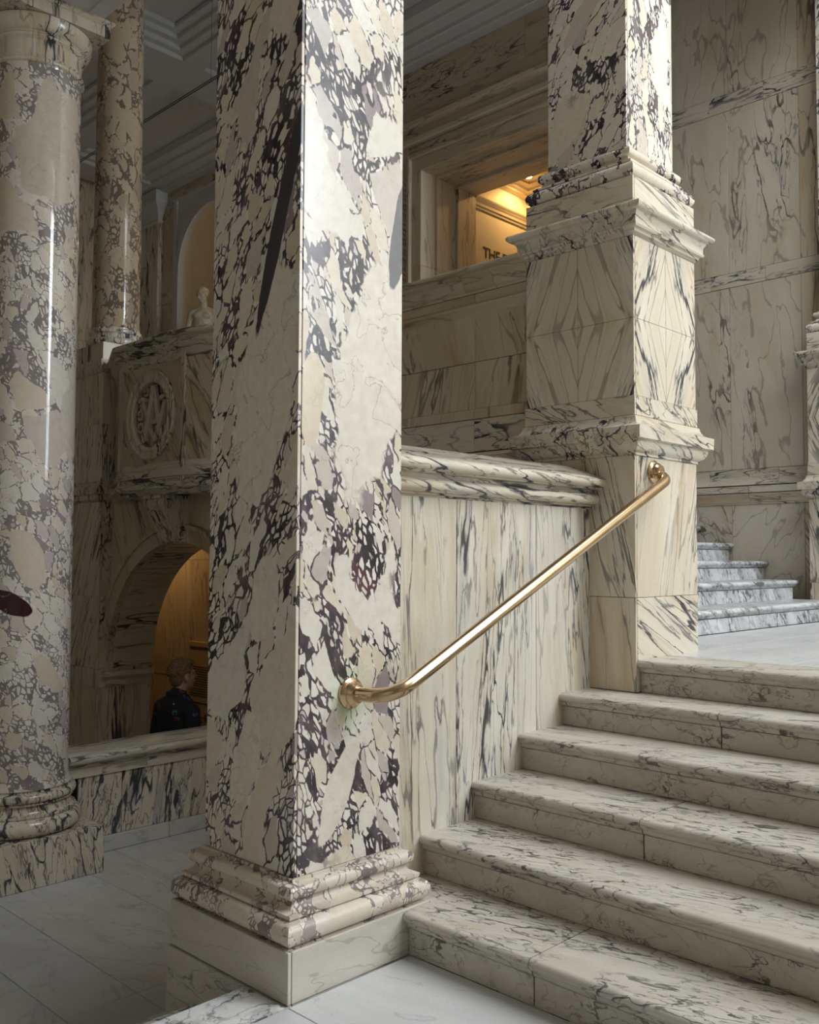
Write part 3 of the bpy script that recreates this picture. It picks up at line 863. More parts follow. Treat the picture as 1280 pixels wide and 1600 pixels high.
# ------------------------------------------------------------------ pedestal pillars of the landing
def pedestal(name, rect, zfoot, zfront, label, top, full=True, group=None):
    x0, y0, x1, y1 = rect
    t = thing(name, ((x0 + x1) / 2, (y0 + y1) / 2, zfoot), label, 'pillar', group)
    clad(t, rect, zfoot, 1.259, 'cream', 0.014, 'foot_slab', tcs=lambda f, i, k: dict(tilt2=0.05) if f == 'x' else dict(grain='x', tilt=0.45))
    clad(t, rect, 1.261, 1.962, 'cream', 0.014, 'pier_slab', tcs=lambda f, i, k: dict(tilt2=0.25) if f == 'x' else dict(tilt=-0.22))
    # ledge moulding
    p = [(0.002, 1.962), (-0.006, 1.964), (-0.006, 1.976), (-0.012, 1.978)]
    p += [(-0.012 - 0.034 * math.sin(RAD(a)), 2.034 - 0.052 * math.cos(RAD(a))) for a in (10, 30, 50, 70, 90)]
    p += [(-0.068, 2.040), (-0.070, 2.101), (-0.064, 2.104)]
    p += [(-0.060 + 0.046 * math.sin(RAD(a)), 2.156 - 0.050 * math.cos(RAD(a))) for a in (0, 20, 40, 60, 80, 90)]
    p += [(-0.008, 2.160), (0.02, 2.162)]
    ring('ledge', rect, p, 'mould', t, tc=dict(grain='x', tilt=0.3))
    clad(t, (x0 - 0.006, y0 - 0.006, x1 + 0.006, y1 + 0.006), 2.162, 2.259, 'mould', 0.014, 'block_slab', tcs=lambda f, i, k: dict(grain='y' if f == 'x' else 'x', tilt=0.5 if f == 'y' else 0.0, tilt2=0.35))
    off = [random.uniform(-30, 30) for _ in range(3)]
    off2 = [random.uniform(-30, 30) for _ in range(3)]
    cx, cy = (x0 + x1) / 2, (y0 + y1) / 2

    def book(f, i, k):
        sz = 1 if k else -1
        if f == 'x':
            return dict(mir=(1, 1 if i else -1, sz), cen=(x0, cy, 2.65), tilt2=-0.38, off=off)
        return dict(mir=(1 if i else -1, 1, sz), cen=(cx, y0, 2.65), tilt=0.40, off=off2)
    clad(t, rect, 2.261, 3.066, 'cream', 0.014, 'die_slab', zs=[2.65], split=True, tcs=book)
    p = [(0.002, 3.067), (-0.004, 3.070), (-0.008, 3.078), (-0.016, 3.082), (-0.018, 3.092)]
    p += [(-0.022 - 0.018 * math.sin(RAD(a)), 3.108 - 0.012 * math.cos(RAD(a))) for a in (0, 45, 90)]
    p += [(-0.034, 3.122), (-0.036, 3.150), (-0.046, 3.166), (-0.048, 3.174), (-0.070, 3.177)]
    p += [(-0.070 - 0.012 * math.cos(RAD(a)), 3.195 + 0.016 * math.sin(RAD(a))) for a in (-80, -40, 0, 40, 80)]
    p += [(-0.055, 3.214), (0.01, 3.222)]
    ring('cornice', rect, p, 'mould', t, tc=dict(grain='x', tilt=0.2))
    clad(t, rect, 3.222, 3.371, 'cream', 0.014, 'plinth_slab', tcs=lambda f, i, k: dict(grain='y' if f == 'x' else 'x', tilt=0.25))
    z = attic(rect, 3.372, t, 'breccia', 0.98, 0.086, tilt=0.9)
    clad(t, (x0 + 0.086, y0 + 0.086, x1 - 0.072, y1 - 0.086), z + 0.001, top, 'breccia', 0.014, 'shaft_slab',
         tcs=lambda f, i, k: dict(tilt2=-0.5, off=(7.7, 1.3, 12.4)) if f == 'x' else dict(tilt=0.15, off=(31.0, 6.1, 2.9)))
    return t


random.seed(64)
pedestal('pedestal_pillar', (4.06, 2.40, 4.698, 3.062), 0.80, 0.8, 'square pillar on a tall cream marble pedestal carrying the upper handrail end', 5.199)
pedestal('pedestal_pillar', (7.98, 2.40, 8.60, 3.062), ZLAND, 0.957, 'square pillar on a marble pedestal at the far end of the landing', 6.549)

# ------------------------------------------------------------------ brass handrail
hr = thing('handrail', (3.2, 2.4, 0.9), 'polished brass handrail rising between the square pillar and the pedestal', 'handrail')
RY = 2.315


def bend(p0, p1, p2, r, n=8):
    a, b, c = Vector(p0), Vector(p1), Vector(p2)
    u, w = (a - b).normalized(), (c - b).normalized()
    s, e = b + u * r, b + w * r
    return [(s * (1 - t) ** 2 + b * 2 * t * (1 - t) + e * t * t) for t in [i / n for i in range(n + 1)]]


A0, A1 = (2.290, S1[1], 0.962), (2.300, RY, 0.966)
B1, B0 = (4.235, RY, 1.850), (4.238, 2.40, 1.890)
path = [Vector(A0)] + bend(A0, A1, B1, 0.10, 10) + bend(A1, B1, B0, 0.055, 10) + [Vector(B0)]
tube('rail', path, 0.0265, 'brass', hr, 24)
for (fx, fy, fz) in ((2.290, S1[1], 0.962), (4.238, 2.40, 1.890)):
    pr = [(0.0, 0.0), (0.056, 0.0), (0.0575, 0.004), (0.056, 0.010), (0.050, 0.015), (0.044, 0.018), (0.041, 0.024), (0.043, 0.029), (0.041, 0.034), (0.034, 0.040), (0.031, 0.048), (0.0, 0.05)]
    v, f, sg = [], [], 32
    for r, d in pr:
        for k in range(sg):
            a = 2 * math.pi * k / sg
            v.append((fx + r * math.cos(a), fy - d, fz + r * math.sin(a)))
    for i in range(len(pr) - 1):
        for k in range(sg):
            a, b_ = i * sg + k, i * sg + (k + 1) % sg
            f.append((a, b_, b_ + sg, a + sg))
    mesh('wall_rosette', v, f, 'brass', hr, smooth=35)

random.seed(77)
# ------------------------------------------------------------------ round column in the lower hall
C1 = (2.510, 5.775)
c1 = thing('round_column', (C1[0], C1[1], ZL), 'thick round grey and white breccia column on a streaked square plinth', 'column')
pw = 0.372
box('plinth', (C1[0] - pw, C1[1] - pw, ZL + 0.001), (C1[0] + pw, C1[1] + pw, -0.200), 'base_col', c1, 0.003, tc=dict(tilt=0.2))
bp = [(0.335, -0.2005)] + [(0.318 + x, z) for x, z in arc(0.0, -0.145, 0.050, -85, 85, 10, 0.054)] + [(0.330, -0.088), (0.330, -0.076)] + \
     [(0.328 - 0.030 * math.sin(RAD(a)), -0.036 - 0.040 * math.cos(RAD(a))) for a in (10, 35, 60, 90)] + [(0.298, -0.020), (0.312, -0.018), (0.312, -0.008)] + \
     [(0.300 + x, z) for x, z in arc(0.0, 0.022, 0.030, -80, 85, 9, 0.029)] + [(0.296, 0.052), (0.296, 0.064), (0.29, 0.066)]
lathe('base_moulding', C1, bp, 'base_col', c1, 72, tc=dict(tilt=0.1))
sp_ = [(0.302, 0.0665), (0.300, 0.074), (0.290, 0.092), (0.2825, 0.125), (0.2805, 0.18)] + [(0.2805 - 0.012 * (i / 12) ** 1.6, 0.18 + 4.27 * i / 12) for i in range(1, 13)] + [(0.272, 4.468)]
lathe('shaft', C1, sp_, 'breccia_grey', c1, 96, tc=dict(tilt=0.6))
cp_ = [(0.276, 4.469)] + [(0.274 + x, z) for x, z in arc(0.0, 4.487, 0.014, -80, 80, 6, 0.016)] + [(0.276, 4.506), (0.276, 4.516), (0.268, 4.522), (0.268, 4.615), (0.276, 4.622)] + \
      [(0.276 + x, z) for x, z in arc(0.0, 4.638, 0.012, -80, 80, 5, 0.012)] + [(0.282, 4.652), (0.286, 4.660)] + \
      [(0.286 + 0.046 * math.sin(RAD(a)), 4.748 - 0.086 * math.cos(RAD(a))) for a in (10, 30, 50, 70, 90)] + [(0.322, 4.757)]
lathe('capital', C1, cp_, 'cream', c1, 72)
aw = 0.326
ring('abacus', (C1[0] - aw, C1[1] - aw, C1[0] + aw, C1[1] + aw), [(0.0, 4.7575), (0.0, 4.828), (-0.006, 4.830), (-0.010, 4.838), (-0.022, 4.846), (-0.022, 4.862)], 'cream', c1)

# beam over pillar and column
bm_ = thing('trim_beam', (2.4, 4.2, 4.9), 'pale plaster beam resting on the round column and the square pillar', 'beam', kind='structure')
box('beam_body', (2.22, 3.08, 4.8625), (2.785, 6.35, 5.6), 'plaster', bm_, 0.004)
be = thing('trim_beam', (5.0, 2.7, 5.2), 'unseen plaster wall and beam over the square pillars, added partly to shade the upper hall', 'beam', kind='structure')  # out of view, added partly to keep skylight off the upper hall
box('beam_body', (1.90, 2.40, 5.20), (4.72, 3.07, 7.87), 'plaster', be, 0.004)
box('beam_body', (4.721, 2.40, 6.55), (8.62, 3.07, 7.87), 'plaster', be, 0.004)
box('beam_block', (1.95, 2.43, 4.861), (2.62, 3.13, 5.199), 'plaster', be, 0.004)
for xa in (2.30, 2.67):
    box('soffit_fillet', (xa, 3.2, 4.850), (xa + 0.035, 5.42, 4.8627), 'plaster', bm_, 0.002)

random.seed(88)
# ------------------------------------------------------------------ parapet behind the column
pa = thing('parapet', (3.4, 5.9, ZL), 'low cream veined marble parapet between the round column and the brown wall', 'parapet')
box('core', (2.895, 5.775, ZL), (4.09, 5.98, 0.06), 'grout', pa, bevel=0)
px = [2.886, 3.192, 3.56, 4.092]
for i in range(3):
    box('slab', (px[i] + J, 5.76, -0.376), (px[i + 1] - J, 5.778, 0.026), 'base_col', pa, 0.001, tc=dict(tilt=-0.15))
for a, c in ((2.886, 3.55), (3.55, 4.092)):
    box('skirting', (a + J, 5.745, ZL + 0.002), (c - J, 5.778, -0.378), 'floor_w', pa, 0.003, tc=dict(grain='x'))
for a, c in ((2.80, 3.366), (3.366, 4.098)):
    sweep('frieze', [(-0.2, 0.027), (0.012, 0.027), (0.012, 0.083), (0.020, 0.090), (-0.2, 0.09)], [(a + J, 5.76, 0, -1), (c - J, 5.76, 0, -1)], 'mould', pa, tc=dict(grain='x'))
sweep('coping', [(-0.33, 0.09), (0.016, 0.09), (0.022, 0.100), (0.022, 0.112), (0.045, 0.118), (0.058, 0.128)] + arc(0.052, 0.150, 0.014, -50, 80, 4, 0.020) + [(-0.33, 0.172)], [(2.80, 5.76, 0, -1), (4.098, 5.76, 0, -1)], 'panel', pa, tc=dict(grain='x'))

pb = thing('parapet', (-0.9, 5.9, ZL), 'low cream veined marble parapet on the entrance side of the thick round column', 'parapet')
box('core', (-4.0, 5.775, ZL), (2.12, 5.98, 0.06), 'grout', pb, bevel=0)
for i in range(8):
    box('slab', (2.135 - 0.76 * (i + 1) + J, 5.76, -0.376), (2.135 - 0.76 * i - J, 5.778, 0.026), 'base_col', pb, 0.001, tc=dict(tilt=-0.15))
box('skirting', (-4.0, 5.745, ZL + 0.002), (2.135, 5.778, -0.378), 'floor_w', pb, 0.003, tc=dict(grain='x'))
sweep('coping', [(-0.33, 0.027), (0.012, 0.027), (0.012, 0.083), (0.022, 0.100), (0.045, 0.118), (0.058, 0.128), (0.062, 0.155), (0.045, 0.17), (-0.33, 0.172)], [(-4.0, 5.76, 0, -1), (2.22, 5.76, 0, -1)], 'panel', pb, tc=dict(grain='x'))

# ------------------------------------------------------------------ slimmer column on a pier beyond
pr_ = thing('column_pier', (4.24, 7.93, ZLL), 'dim marble pier under the brown round column beside the balcony', 'pier')
clad(pr_, (3.985, 7.66, 4.5, 8.20), ZLL, 0.30, 'brown', name='pier_slab')
clad(pr_, (3.985, 7.66, 4.5, 8.20), 0.302, 0.468, 'band', name='pier_slab')
clad(pr_, (3.985, 7.66, 4.5, 8.20), 0.47, 1.93, 'cream', zs=[1.10], name='pier_slab', tcs=lambda f, i, k: dict(tilt2=-0.4))
ring('band_moulding', (3.985, 7.66, 4.5, 8.20), [(0.0, 1.932), (-0.02, 1.95), (-0.02, 1.99), (-0.035, 2.0), (-0.035, 2.06), (-0.01, 2.09), (0.0, 2.11)], 'mould', pr_)
clad(pr_, (3.985, 7.66, 4.5, 8.20), 2.112, 3.08, 'cream', zs=[2.62], name='pier_slab')
ring('cornice', (3.985, 7.66, 4.5, 8.20), [(0.0, 3.082), (-0.01, 3.10), (-0.02, 3.12), (-0.035, 3.14), (-0.04, 3.19), (0.0, 3.20)], 'mould', pr_)
C2 = (4.24, 7.93)
c2 = thing('round_column', (C2[0], C2[1], 3.2), 'slimmer brown breccia round column standing on a pier beside the balcony', 'column')
box('plinth', (C2[0] - 0.25, C2[1] - 0.25, 3.201), (C2[0] + 0.25, C2[1] + 0.25, 3.36), 'cream', c2, 0.003)
lathe('base_moulding', C2, [(0.22, 3.361)] + [(0.225 + x, z) for x, z in arc(0, 3.395, 0.035, -85, 85, 8)] + [(0.23, 3.432), (0.225, 3.45), (0.222, 3.47)] + [(0.222 + x, z) for x, z in arc(0, 3.492, 0.02, -80, 80, 6)] + [(0.222, 3.515), (0.222, 3.525)], 'base_col', c2, 56)
lathe('shaft', C2, [(0.222, 3.526), (0.215, 3.56), (0.2130, 3.62)] + [(0.213 - 0.012 * (i / 10) ** 1.6, 3.62 + 3.6 * i / 10) for i in range(1, 11)], 'breccia_brown', c2, 72)
lathe('capital', C2, [(0.21, 7.22), (0.22, 7.24), (0.21, 7.26), (0.205, 7.35), (0.25, 7.45), (0.26, 7.47), (0.26, 7.62)], 'cream', c2, 48)

random.seed(95)

# ------------------------------------------------------------------ balcony over the arch
bc = thing('balcony', (3.9, 6.55, 1.93), 'canted marble balcony with round pierced strapwork medallion above the arch', 'balcony')
PL = [(4.095, 7.62), (3.97, 7.34), (3.83, 7.03), (3.83, 6.10), (3.917, 5.80), (4.095, 5.52)]


def mitre(pl):
    out = []
    for i, (x, y) in enumerate(pl):
        ns = []
        for a, b_ in ((i - 1, i), (i, i + 1)):
            if 0 <= a and b_ < len(pl):
                dx, dy = pl[b_][0] - pl[a][0], pl[b_][1] - pl[a][1]
                L = math.hypot(dx, dy)
                ns.append((dy / L, -dx / L))
        nx, ny = sum(n[0] for n in ns), sum(n[1] for n in ns)
        q = nx * ns[0][0] + ny * ns[0][1]
        out.append((x, y, nx / q, ny / q))
    return out


mp = mitre(PL)
inner = [(x - nx * 0.06, y - ny * 0.06) for x, y, nx, ny in mp]
prism('core', inner + [(4.3, 5.52), (4.3, 7.62)], 'z', 2.0, 3.0, 'brown', bc)
# facets other than the pierced one
for i in (0, 1, 3, 4):
    a, b_ = mp[i], mp[i + 1]
    poly = [(a[0], a[1]), (b_[0], b_[1]), (b_[0] - b_[2] * 0.059, b_[1] - b_[3] * 0.059), (a[0] - a[2] * 0.059, a[1] - a[3] * 0.059)]
    prism('facet_panel', poly, 'z', 2.18, 2.96, 'brown', bc, tc=dict(tilt2=0.5))
sweep('base_moulding', [(-0.1, 1.93), (-0.02, 1.93), (0.0, 1.96), (0.03, 1.98), (0.035, 2.02), (0.0, 2.03), (0.0, 2.06), (0.022, 2.065), (0.022, 2.12), (0.0, 2.13), (0.0, 2.18), (-0.1, 2.18)], mp, 'mould', bc, tc=dict(grain='y'))
sweep('top_rail', [(-0.2, 2.96), (0.0, 2.96), (0.012, 2.975), (0.014, 3.02), (0.03, 3.04), (0.05, 3.06), (0.055, 3.10), (0.075, 3.115)] + arc(0.07, 3.14, 0.02, -60, 90, 5, 0.024) + [(-0.2, 3.17)], mp, 'mould', bc, tc=dict(grain='y', tilt=0.2))
for yy in (6.10, 7.03):
    prism('corner_strip', [(yy - 0.022, 2.02), (yy + 0.022, 2.02), (yy + 0.022, 3.0), (yy - 0.022, 3.0)], 'x', 3.815, 3.85, 'cream', bc)
# pierced medallion on the front facet
RC, RZ, RH = 6.565, 2.565, 0.262
N = 40
cir = [(RC + RH * math.cos(2 * math.pi * i / N), RZ + RH * math.sin(2 * math.pi * i / N)) for i in range(N)]
q = N // 4
for k, cor in enumerate(((7.03, 2.96), (6.10, 2.96), (6.10, 2.18), (7.03, 2.18))):
    seg_ = [cir[(k * q + j) % N] for j in range(q + 1)]
    mid1 = (seg_[0][0] if k % 2 else cor[0], cor[1] if k % 2 else seg_[0][1])
    mid2 = (cor[0] if k % 2 else seg_[-1][0], seg_[-1][1] if k % 2 else cor[1])
    prism('spandrel_panel', seg_ + [mid2, cor, mid1], 'x', 3.83, 3.885, 'brown', bc, tc=dict(tilt2=0.6))


def disc_ring(name, prof, mat, parent, n=48):
    """ring about the medallion axis: prof = (radius, x)"""
    v, f = [], []
    m = len(prof)
    for k in range(n):
        a = 2 * math.pi * k / n
        for r, x in prof:
            v.append((x, RC + r * math.cos(a), RZ + r * math.sin(a)))
    for k in range(n):
        for j in range(m):
            a, b_ = k * m + j, k * m + (j + 1) % m
            c_, d_ = ((k + 1) % n) * m + (j + 1) % m, ((k + 1) % n) * m + j
            f.append((a, b_, c_, d_))
    return mesh(name, v, f, mat, parent, smooth=40)


mf = disc_ring('medallion_frame', [(0.258, 3.85), (0.258, 3.818), (0.268, 3.808), (0.285, 3.806), (0.295, 3.815), (0.335, 3.817), (0.345, 3.806), (0.355, 3.812), (0.355, 3.85)], 'cream', bc)
prism('medallion_recess', [(RC + 0.259 * math.cos(2 * math.pi * i / N), RZ + 0.259 * math.sin(2 * math.pi * i / N)) for i in range(N)], 'x', 3.886, 3.892, 'brown', mf)


def strap(pts, w=0.036, x=3.842, name='strapwork'):
    """flat stone strap through (y, z) points"""
    P = [Vector((p[0], p[1], 0)) for p in pts]
    L, R = [], []
    for i, p in enumerate(P):
        t = (P[min(i + 1, len(P) - 1)] - P[max(i - 1, 0)]).normalized()
        n_ = Vector((-t.y, t.x, 0)) * w / 2
        L.append((RC + (p + n_).x, RZ + (p + n_).y))
        R.append((RC + (p - n_).x, RZ + (p - n_).y))
    prism(name, L + R[::-1], 'x', x, 3.884, 'cream', mf, tc=dict(tilt2=0.3))


# interlaced letters (image right is -Y)
strap([(0.13, -0.20), (0.07, -0.03), (0.02, 0.12), (0.0, 0.235)], 0.05, 3.834)
strap([(0.0, 0.235), (-0.05, 0.08), (-0.10, -0.08), (-0.14, -0.20)], 0.05, 3.838)
strap([(0.10, -0.06), (0.0, -0.05), (-0.09, -0.045)], 0.04, 3.842)
strap([(-0.20, 0.12), (-0.13, -0.04), (-0.05, -0.20)], 0.05, 3.830)
strap([(0.17, 0.13), (0.11, 0.02), (0.06, -0.08), (-0.02, -0.21)], 0.045, 3.846)
strap([(-0.21, 0.115), (-0.15, 0.135), (-0.10, 0.12)], 0.03, 3.83)
strap([(0.20, 0.125), (0.15, 0.145), (0.10, 0.13)], 0.03, 3.83)
for (yy, zz, r) in ((0.205, 0.02, 0.036), (0.195, -0.085, 0.036), (0.15, -0.17, 0.034), (0.12, 0.20, 0.034), (0.19, 0.09, 0.02), (-0.19, -0.12, 0.03)):
    strap([(yy + r * math.cos(a), zz + r * math.sin(a)) for a in [i * math.pi / 7 for i in range(14)]], 0.017, 3.848, 'scroll')

# scroll console under the balcony
cs = thing('console', (4.0, 6.55, 1.57), 'carved scroll console bracket between the arch crown and the balcony', 'console')
prof = []
up_c, lo_c = (3.90, 1.872), (4.045, 1.625)
outer = arc(up_c[0], up_c[1], 0.062, 60, 235, 12) + [(3.885, 1.80), (3.92, 1.73), (3.955, 1.67)] + arc(lo_c[0], lo_c[1], 0.075, 165, 330, 10) + [(4.12, 1.64), (4.12, 1.93), (3.93, 1.93)]
for ya, yb, g in ((6.42, 6.455, 0.0), (6.455, 6.49, 0.012), (6.49, 6.53, 0.0), (6.53, 6.57, 0.012), (6.57, 6.61, 0.0), (6.61, 6.645, 0.012), (6.645, 6.68, 0.0)):
    pts = [(x + g * 0.8, z) for x, z in outer]
    sb_ = prism('scroll_body' if not g else 'scroll_flute', pts, 'y', ya, yb, 'cream', cs, smooth=45)
for cx_, cz_, R0 in ((up_c[0], up_c[1], 0.056), (lo_c[0], lo_c[1], 0.066)):
    for ys_ in (6.418, 6.682):
        pts = [(cx_ + R0 * (1 - i / 34) * math.cos(i * 0.48), ys_, cz_ + R0 * (1 - i / 34) * math.sin(i * 0.48)) for i in range(30)]
        tube('volute', pts, [0.011 * (1 - 0.5 * i / 30) for i in range(30)], 'cream', sb_, 8)
ring('abacus', (3.835, 6.40, 4.12, 6.70), [(0.0, 1.905), (0.0, 1.93)], 'cream', cs)

# ================================================================== doorway, its deep frame and the warm room behind
dr = thing('door_1', (8.6, 6.0, 2.4), 'deep brown marble doorway with stepped frame in the upper far wall', 'doorway', kind='structure')
steps = [(XF - 0.06, XF + 0.20, 0.0), (XF + 0.20, XF + 0.55, 0.035), (XF + 0.55, 9.10, 0.07)]
for xa, xb, d in steps:
    for za, zb_ in ((2.39, 5.02), (5.022, DZ - d)):
        box('jamb_slab', (xa, DY1 - d, za), (xb, DY1 + 0.16, zb_), 'brown', dr, 0.004)
    box('jamb_slab', (xa, DY0 - 0.16, 2.39), (xb, DY0 + d, DZ - d), 'brown', dr, 0.004)
    box('lintel_slab', (xa, DY0 - 0.16, DZ - d), (xb, DY1 + 0.16, DZ + 0.16), 'brown', dr, 0.004, tc=dict(grain='y'))
for w0, w1, pr0 in ((0.16, 0.22, 0.10), (0.22, 0.34, 0.05), (0.34, 0.42, 0.12)):
    box('architrave', (XF - pr0, DY1 + w0, 2.39), (XF + 0.02, DY1 + w1, DZ + w1), 'brown', dr, 0.012)
    box('architrave', (XF - pr0, DY0 - w1, DZ + w0), (XF + 0.02, DY1 + w0, DZ + w1), 'brown', dr, 0.012, tc=dict(grain='y'))
# twisted rope bead down the frame
for i in range(60):
    z = 2.5 + i * 0.063
    v0 = [(XF - 0.055, DY1 + 0.23, z), (XF - 0.055, DY1 + 0.33, z + 0.07)]
    if z < 6.15:
        tube('rope_bead', v0, 0.022, 'brown', dr, 6)
sweep('door_cornice', [(-0.02, 6.62), (0.03, 6.62), (0.05, 6.66), (0.06, 6.72), (0.14, 6.76), (0.15, 6.80), (-0.02, 6.84)], [(XF, 4.95, -1, 0), (XF, 8.5, -1, 0)], 'brown', dr, tc=dict(grain='y'))
for a, c in ((4.95, 5.9), (5.9, 7.0), (7.0, 8.5)):
    panel_x(dr, XF - 0.002, a, c, 6.84, 7.05, 'brown', grain='y')

YR = 7.72


def to_mesh(o):
    """lettering curve to plain mesh, same name, parent and place"""
    bpy.context.view_layer.update()
    me = bpy.data.meshes.new_from_object(o.evaluated_get(bpy.context.evaluated_depsgraph_get()))
    nm, pr, lc, ro_ = o.name, o.parent, o.location.copy(), o.rotation_euler.copy()
    bpy.data.objects.remove(o, do_unlink=True)
    n_ = bpy.data.objects.new(nm, me)
    COL.objects.link(n_)
    n_.parent, n_.location, n_.rotation_euler = pr, lc, ro_


rm = thing('wall_gallery', (9.8, 6, 2.4), 'warm ochre lit gallery room seen through the marble doorway', 'wall', kind='structure')
box('wall_face', (9.10, YR, 2.39), (10.35, YR + 0.1, 6.62), 'sandstone', rm, 0)
box('wall_face', (10.24, 3.2, 2.39), (10.36, YR, 6.62), 'sandstone', rm, 0)
box('wall_face', (9.10, 3.2, 2.39), (10.35, 3.3, 6.62), 'sandstone', rm, 0)
box('room_floor', (9.10, 3.2, 2.29), (10.36, YR, 2.39), 'floor_w', rm, 0)
box('door_sill', (8.17, DY0 + 0.08, 2.30), (9.10, DY1 - 0.08, 2.388), 'floor_w', rm, 0)
box('room_ceiling', (9.10, 3.2, 6.56), (10.36, YR + 0.1, 6.66), 'warm', rm, 0)
crn = [(-0.02, 6.00), (0.015, 6.00), (0.02, 6.03), (0.03, 6.04), (0.035, 6.09), (0.06, 6.12), (0.065, 6.15), (0.03, 6.17), (-0.02, 6.18)]
sweep('cornice', crn, [(9.10, YR, 0, -1), (10.24, YR, -1, -1), (10.24, 3.3, -1, 0)], 'sandstone', rm)
cr2 = [(-0.02, 6.40), (0.02, 6.41), (0.06, 6.43), (0.065, 6.455), (0.11, 6.47), (0.115, 6.50), (0.18, 6.53), (0.18, 6.56), (-0.02, 6.56)]
sweep('crown_moulding', cr2, [(9.10, YR, 0, -1), (10.24, YR, -1, -1), (10.24, 3.3, -1, 0)], 'sandstone', rm)
tx = bpy.data.curves.new('wall_lettering', 'FONT')
tx.body = 'THE FO'
tx.size = 0.205
tx.extrude = 0.004
tx.space_character = 0.92
txo = bpy.data.objects.new('wall_lettering', tx)
COL.objects.link(txo)
txo.parent = rm
txo.location = Vector((9.30, YR - 0.003, 5.39)) - BASE[rm.name]
txo.rotation_euler = (RAD(90), 0, 0)
tx.materials.append(MT['ink'])
to_mesh(txo)


def point(name, loc, power, col, r=0.08, parent=None, spot=None, target=None):
    l = bpy.data.lights.new(name, 'SPOT' if spot else 'POINT')
    l.energy = power
    l.color = col
    l.shadow_soft_size = r
    o = bpy.data.objects.new(name, l)
    COL.objects.link(o)
    o.location = loc
    if spot:
        l.spot_size = RAD(spot)
        l.spot_blend = 0.6
        o.rotation_euler = (Vector(target) - Vector(loc)).to_track_quat('-Z', 'Y').to_euler()
    return o


WARM = (1.0, 0.66, 0.30)
dl = thing('downlight', (9.88, 7.41, 6.555), 'small bright recessed ceiling downlight inside the warm gallery room', 'lamp')
lathe('lamp_glow', (9.88, 7.41), [(0.045, 6.545), (0.045, 6.558)], 'lampglow', dl, 20)
lathe('trim_ring', (9.88, 7.41), [(0.046, 6.535), (0.062, 6.54), (0.062, 6.56), (0.046, 6.56), (0.046, 6.535)], 'plaster', dl, 20, cap=False)
gl = point('downlight_lamp', (9.88, 7.41, 6.53), 60, (1.0, 0.60, 0.22), 0.045, spot=160, target=(9.88, 7.41, 2.4))
gl.parent = dl
gl.location = Vector((9.88, 7.41, 6.53)) - BASE[dl.name]

# ================================================================== upper hall: ceiling, end wall, niche
ce = thing('ceiling', (4, 9, 7.7), 'dim white coffered plaster ceiling of the upper hall', 'ceiling', kind='structure')
box('ceiling_slab', (-4.2, 2.55, 7.86), (8.5, 14.6, 8.0), 'plaster', ce, 0)


def coffer_beam(x0, y0, x1, y1, axis):
    for d, zt in ((0.0, 7.86), (0.10, 7.80), (0.20, 7.74), (0.30, 7.68)):
        if axis == 'x':
            box('beam_course', (x0, y0 + d, zt - 0.065), (x1, y1 - d, zt), 'plaster', ce, 0.008)
        else:
            box('beam_course', (x0 + d, y0, zt - 0.072), (x1 - d, y1, zt - 0.007), 'plaster', ce, 0.008)


coffer_beam(-4.0, 9.65, 8.2, 10.95, 'x')
coffer_beam(-4.0, 13.4, 8.2, 14.6, 'x')
coffer_beam(5.85, 2.6, 6.75, 14.6, 'y')
coffer_beam(3.6, 2.6, 4.7, 14.6, 'y')
for d, z0, z1 in ((0.62, 7.72, 7.86), (0.46, 7.66, 7.73), (0.30, 7.60, 7.67), (0.14, 7.54, 7.61)):
    box('cornice_course', (XF - d, 2.6, z0), (XF + 0.02, 14.6, z1), 'plaster', ce, 0.01)

we = thing('wall_end', (2, 14.5, ZLL), 'dim marble end wall of the hall', 'wall', kind='structure')
box('wall_body', (-4.2, 14.52, ZLL), (8.5, 14.8, 8.0), 'grout', we, 0)
for a in range(-4, 8):
    for z0, z1 in ((ZLL, 2.2), (2.2, 5.0), (5.0, 7.9)):
        panel_y(we, 14.5, a, a + 1.0 if a < 7 else 8.2, z0, z1, 'brown')
pc = thing('trim_pilaster', (8.1, 14.1, 2.4), 'white capital on the dim marble corner pilaster of the upper hall', 'pilaster', kind='structure')
box('pilaster_shaft', (XF - 0.10, 13.78, 2.4), (XF + 0.02, 14.49, 7.05), 'cream', pc, 0.004)
ring('capital', (XF - 0.22, 13.66, XF + 0.1, 14.60), [(0.12, 7.05), (0.10, 7.08), (0.12, 7.11), (0.11, 7.2), (0.06, 7.3), (0.0, 7.36), (0.0, 7.56)], 'plaster', pc)

NC, NR, NS, NB_ = 12.30, 0.93, 6.10, 3.70
ni = thing('trim_niche', (8.3, NC, NB_), 'arched niche with white moulded frame, warmly lit inside', 'niche', kind='structure')
napt = [(NC + NR * math.cos(math.pi * i / 24), NS + NR * math.sin(math.pi * i / 24)) for i in range(25)]
for s0, s1, nm in ((0, 12, 1), (12, 24, -1)):
    pts = napt[s0:s1 + 1]
    ye = 13.32 if nm == 1 else 11.24
    poly = ([(ye, NB_), (NC + NR, NB_)] + pts + [(NC, 7.30), (ye, 7.30)]) if nm == 1 else (pts + [(NC - NR, NB_), (ye, NB_), (ye, 7.30), (NC, 7.30)])
    prism('frame_panel', poly, 'x', XF - 0.01, XF + 0.06, 'plaster', ni)
am = [(NC + (NR + 0.09) * math.cos(math.pi * i / 24), NS + (NR + 0.09) * math.sin(math.pi * i / 24)) for i in range(25)]
prism('arch_moulding', am + napt[::-1], 'x', XF - 0.05, XF, 'plaster', ni, smooth=30)
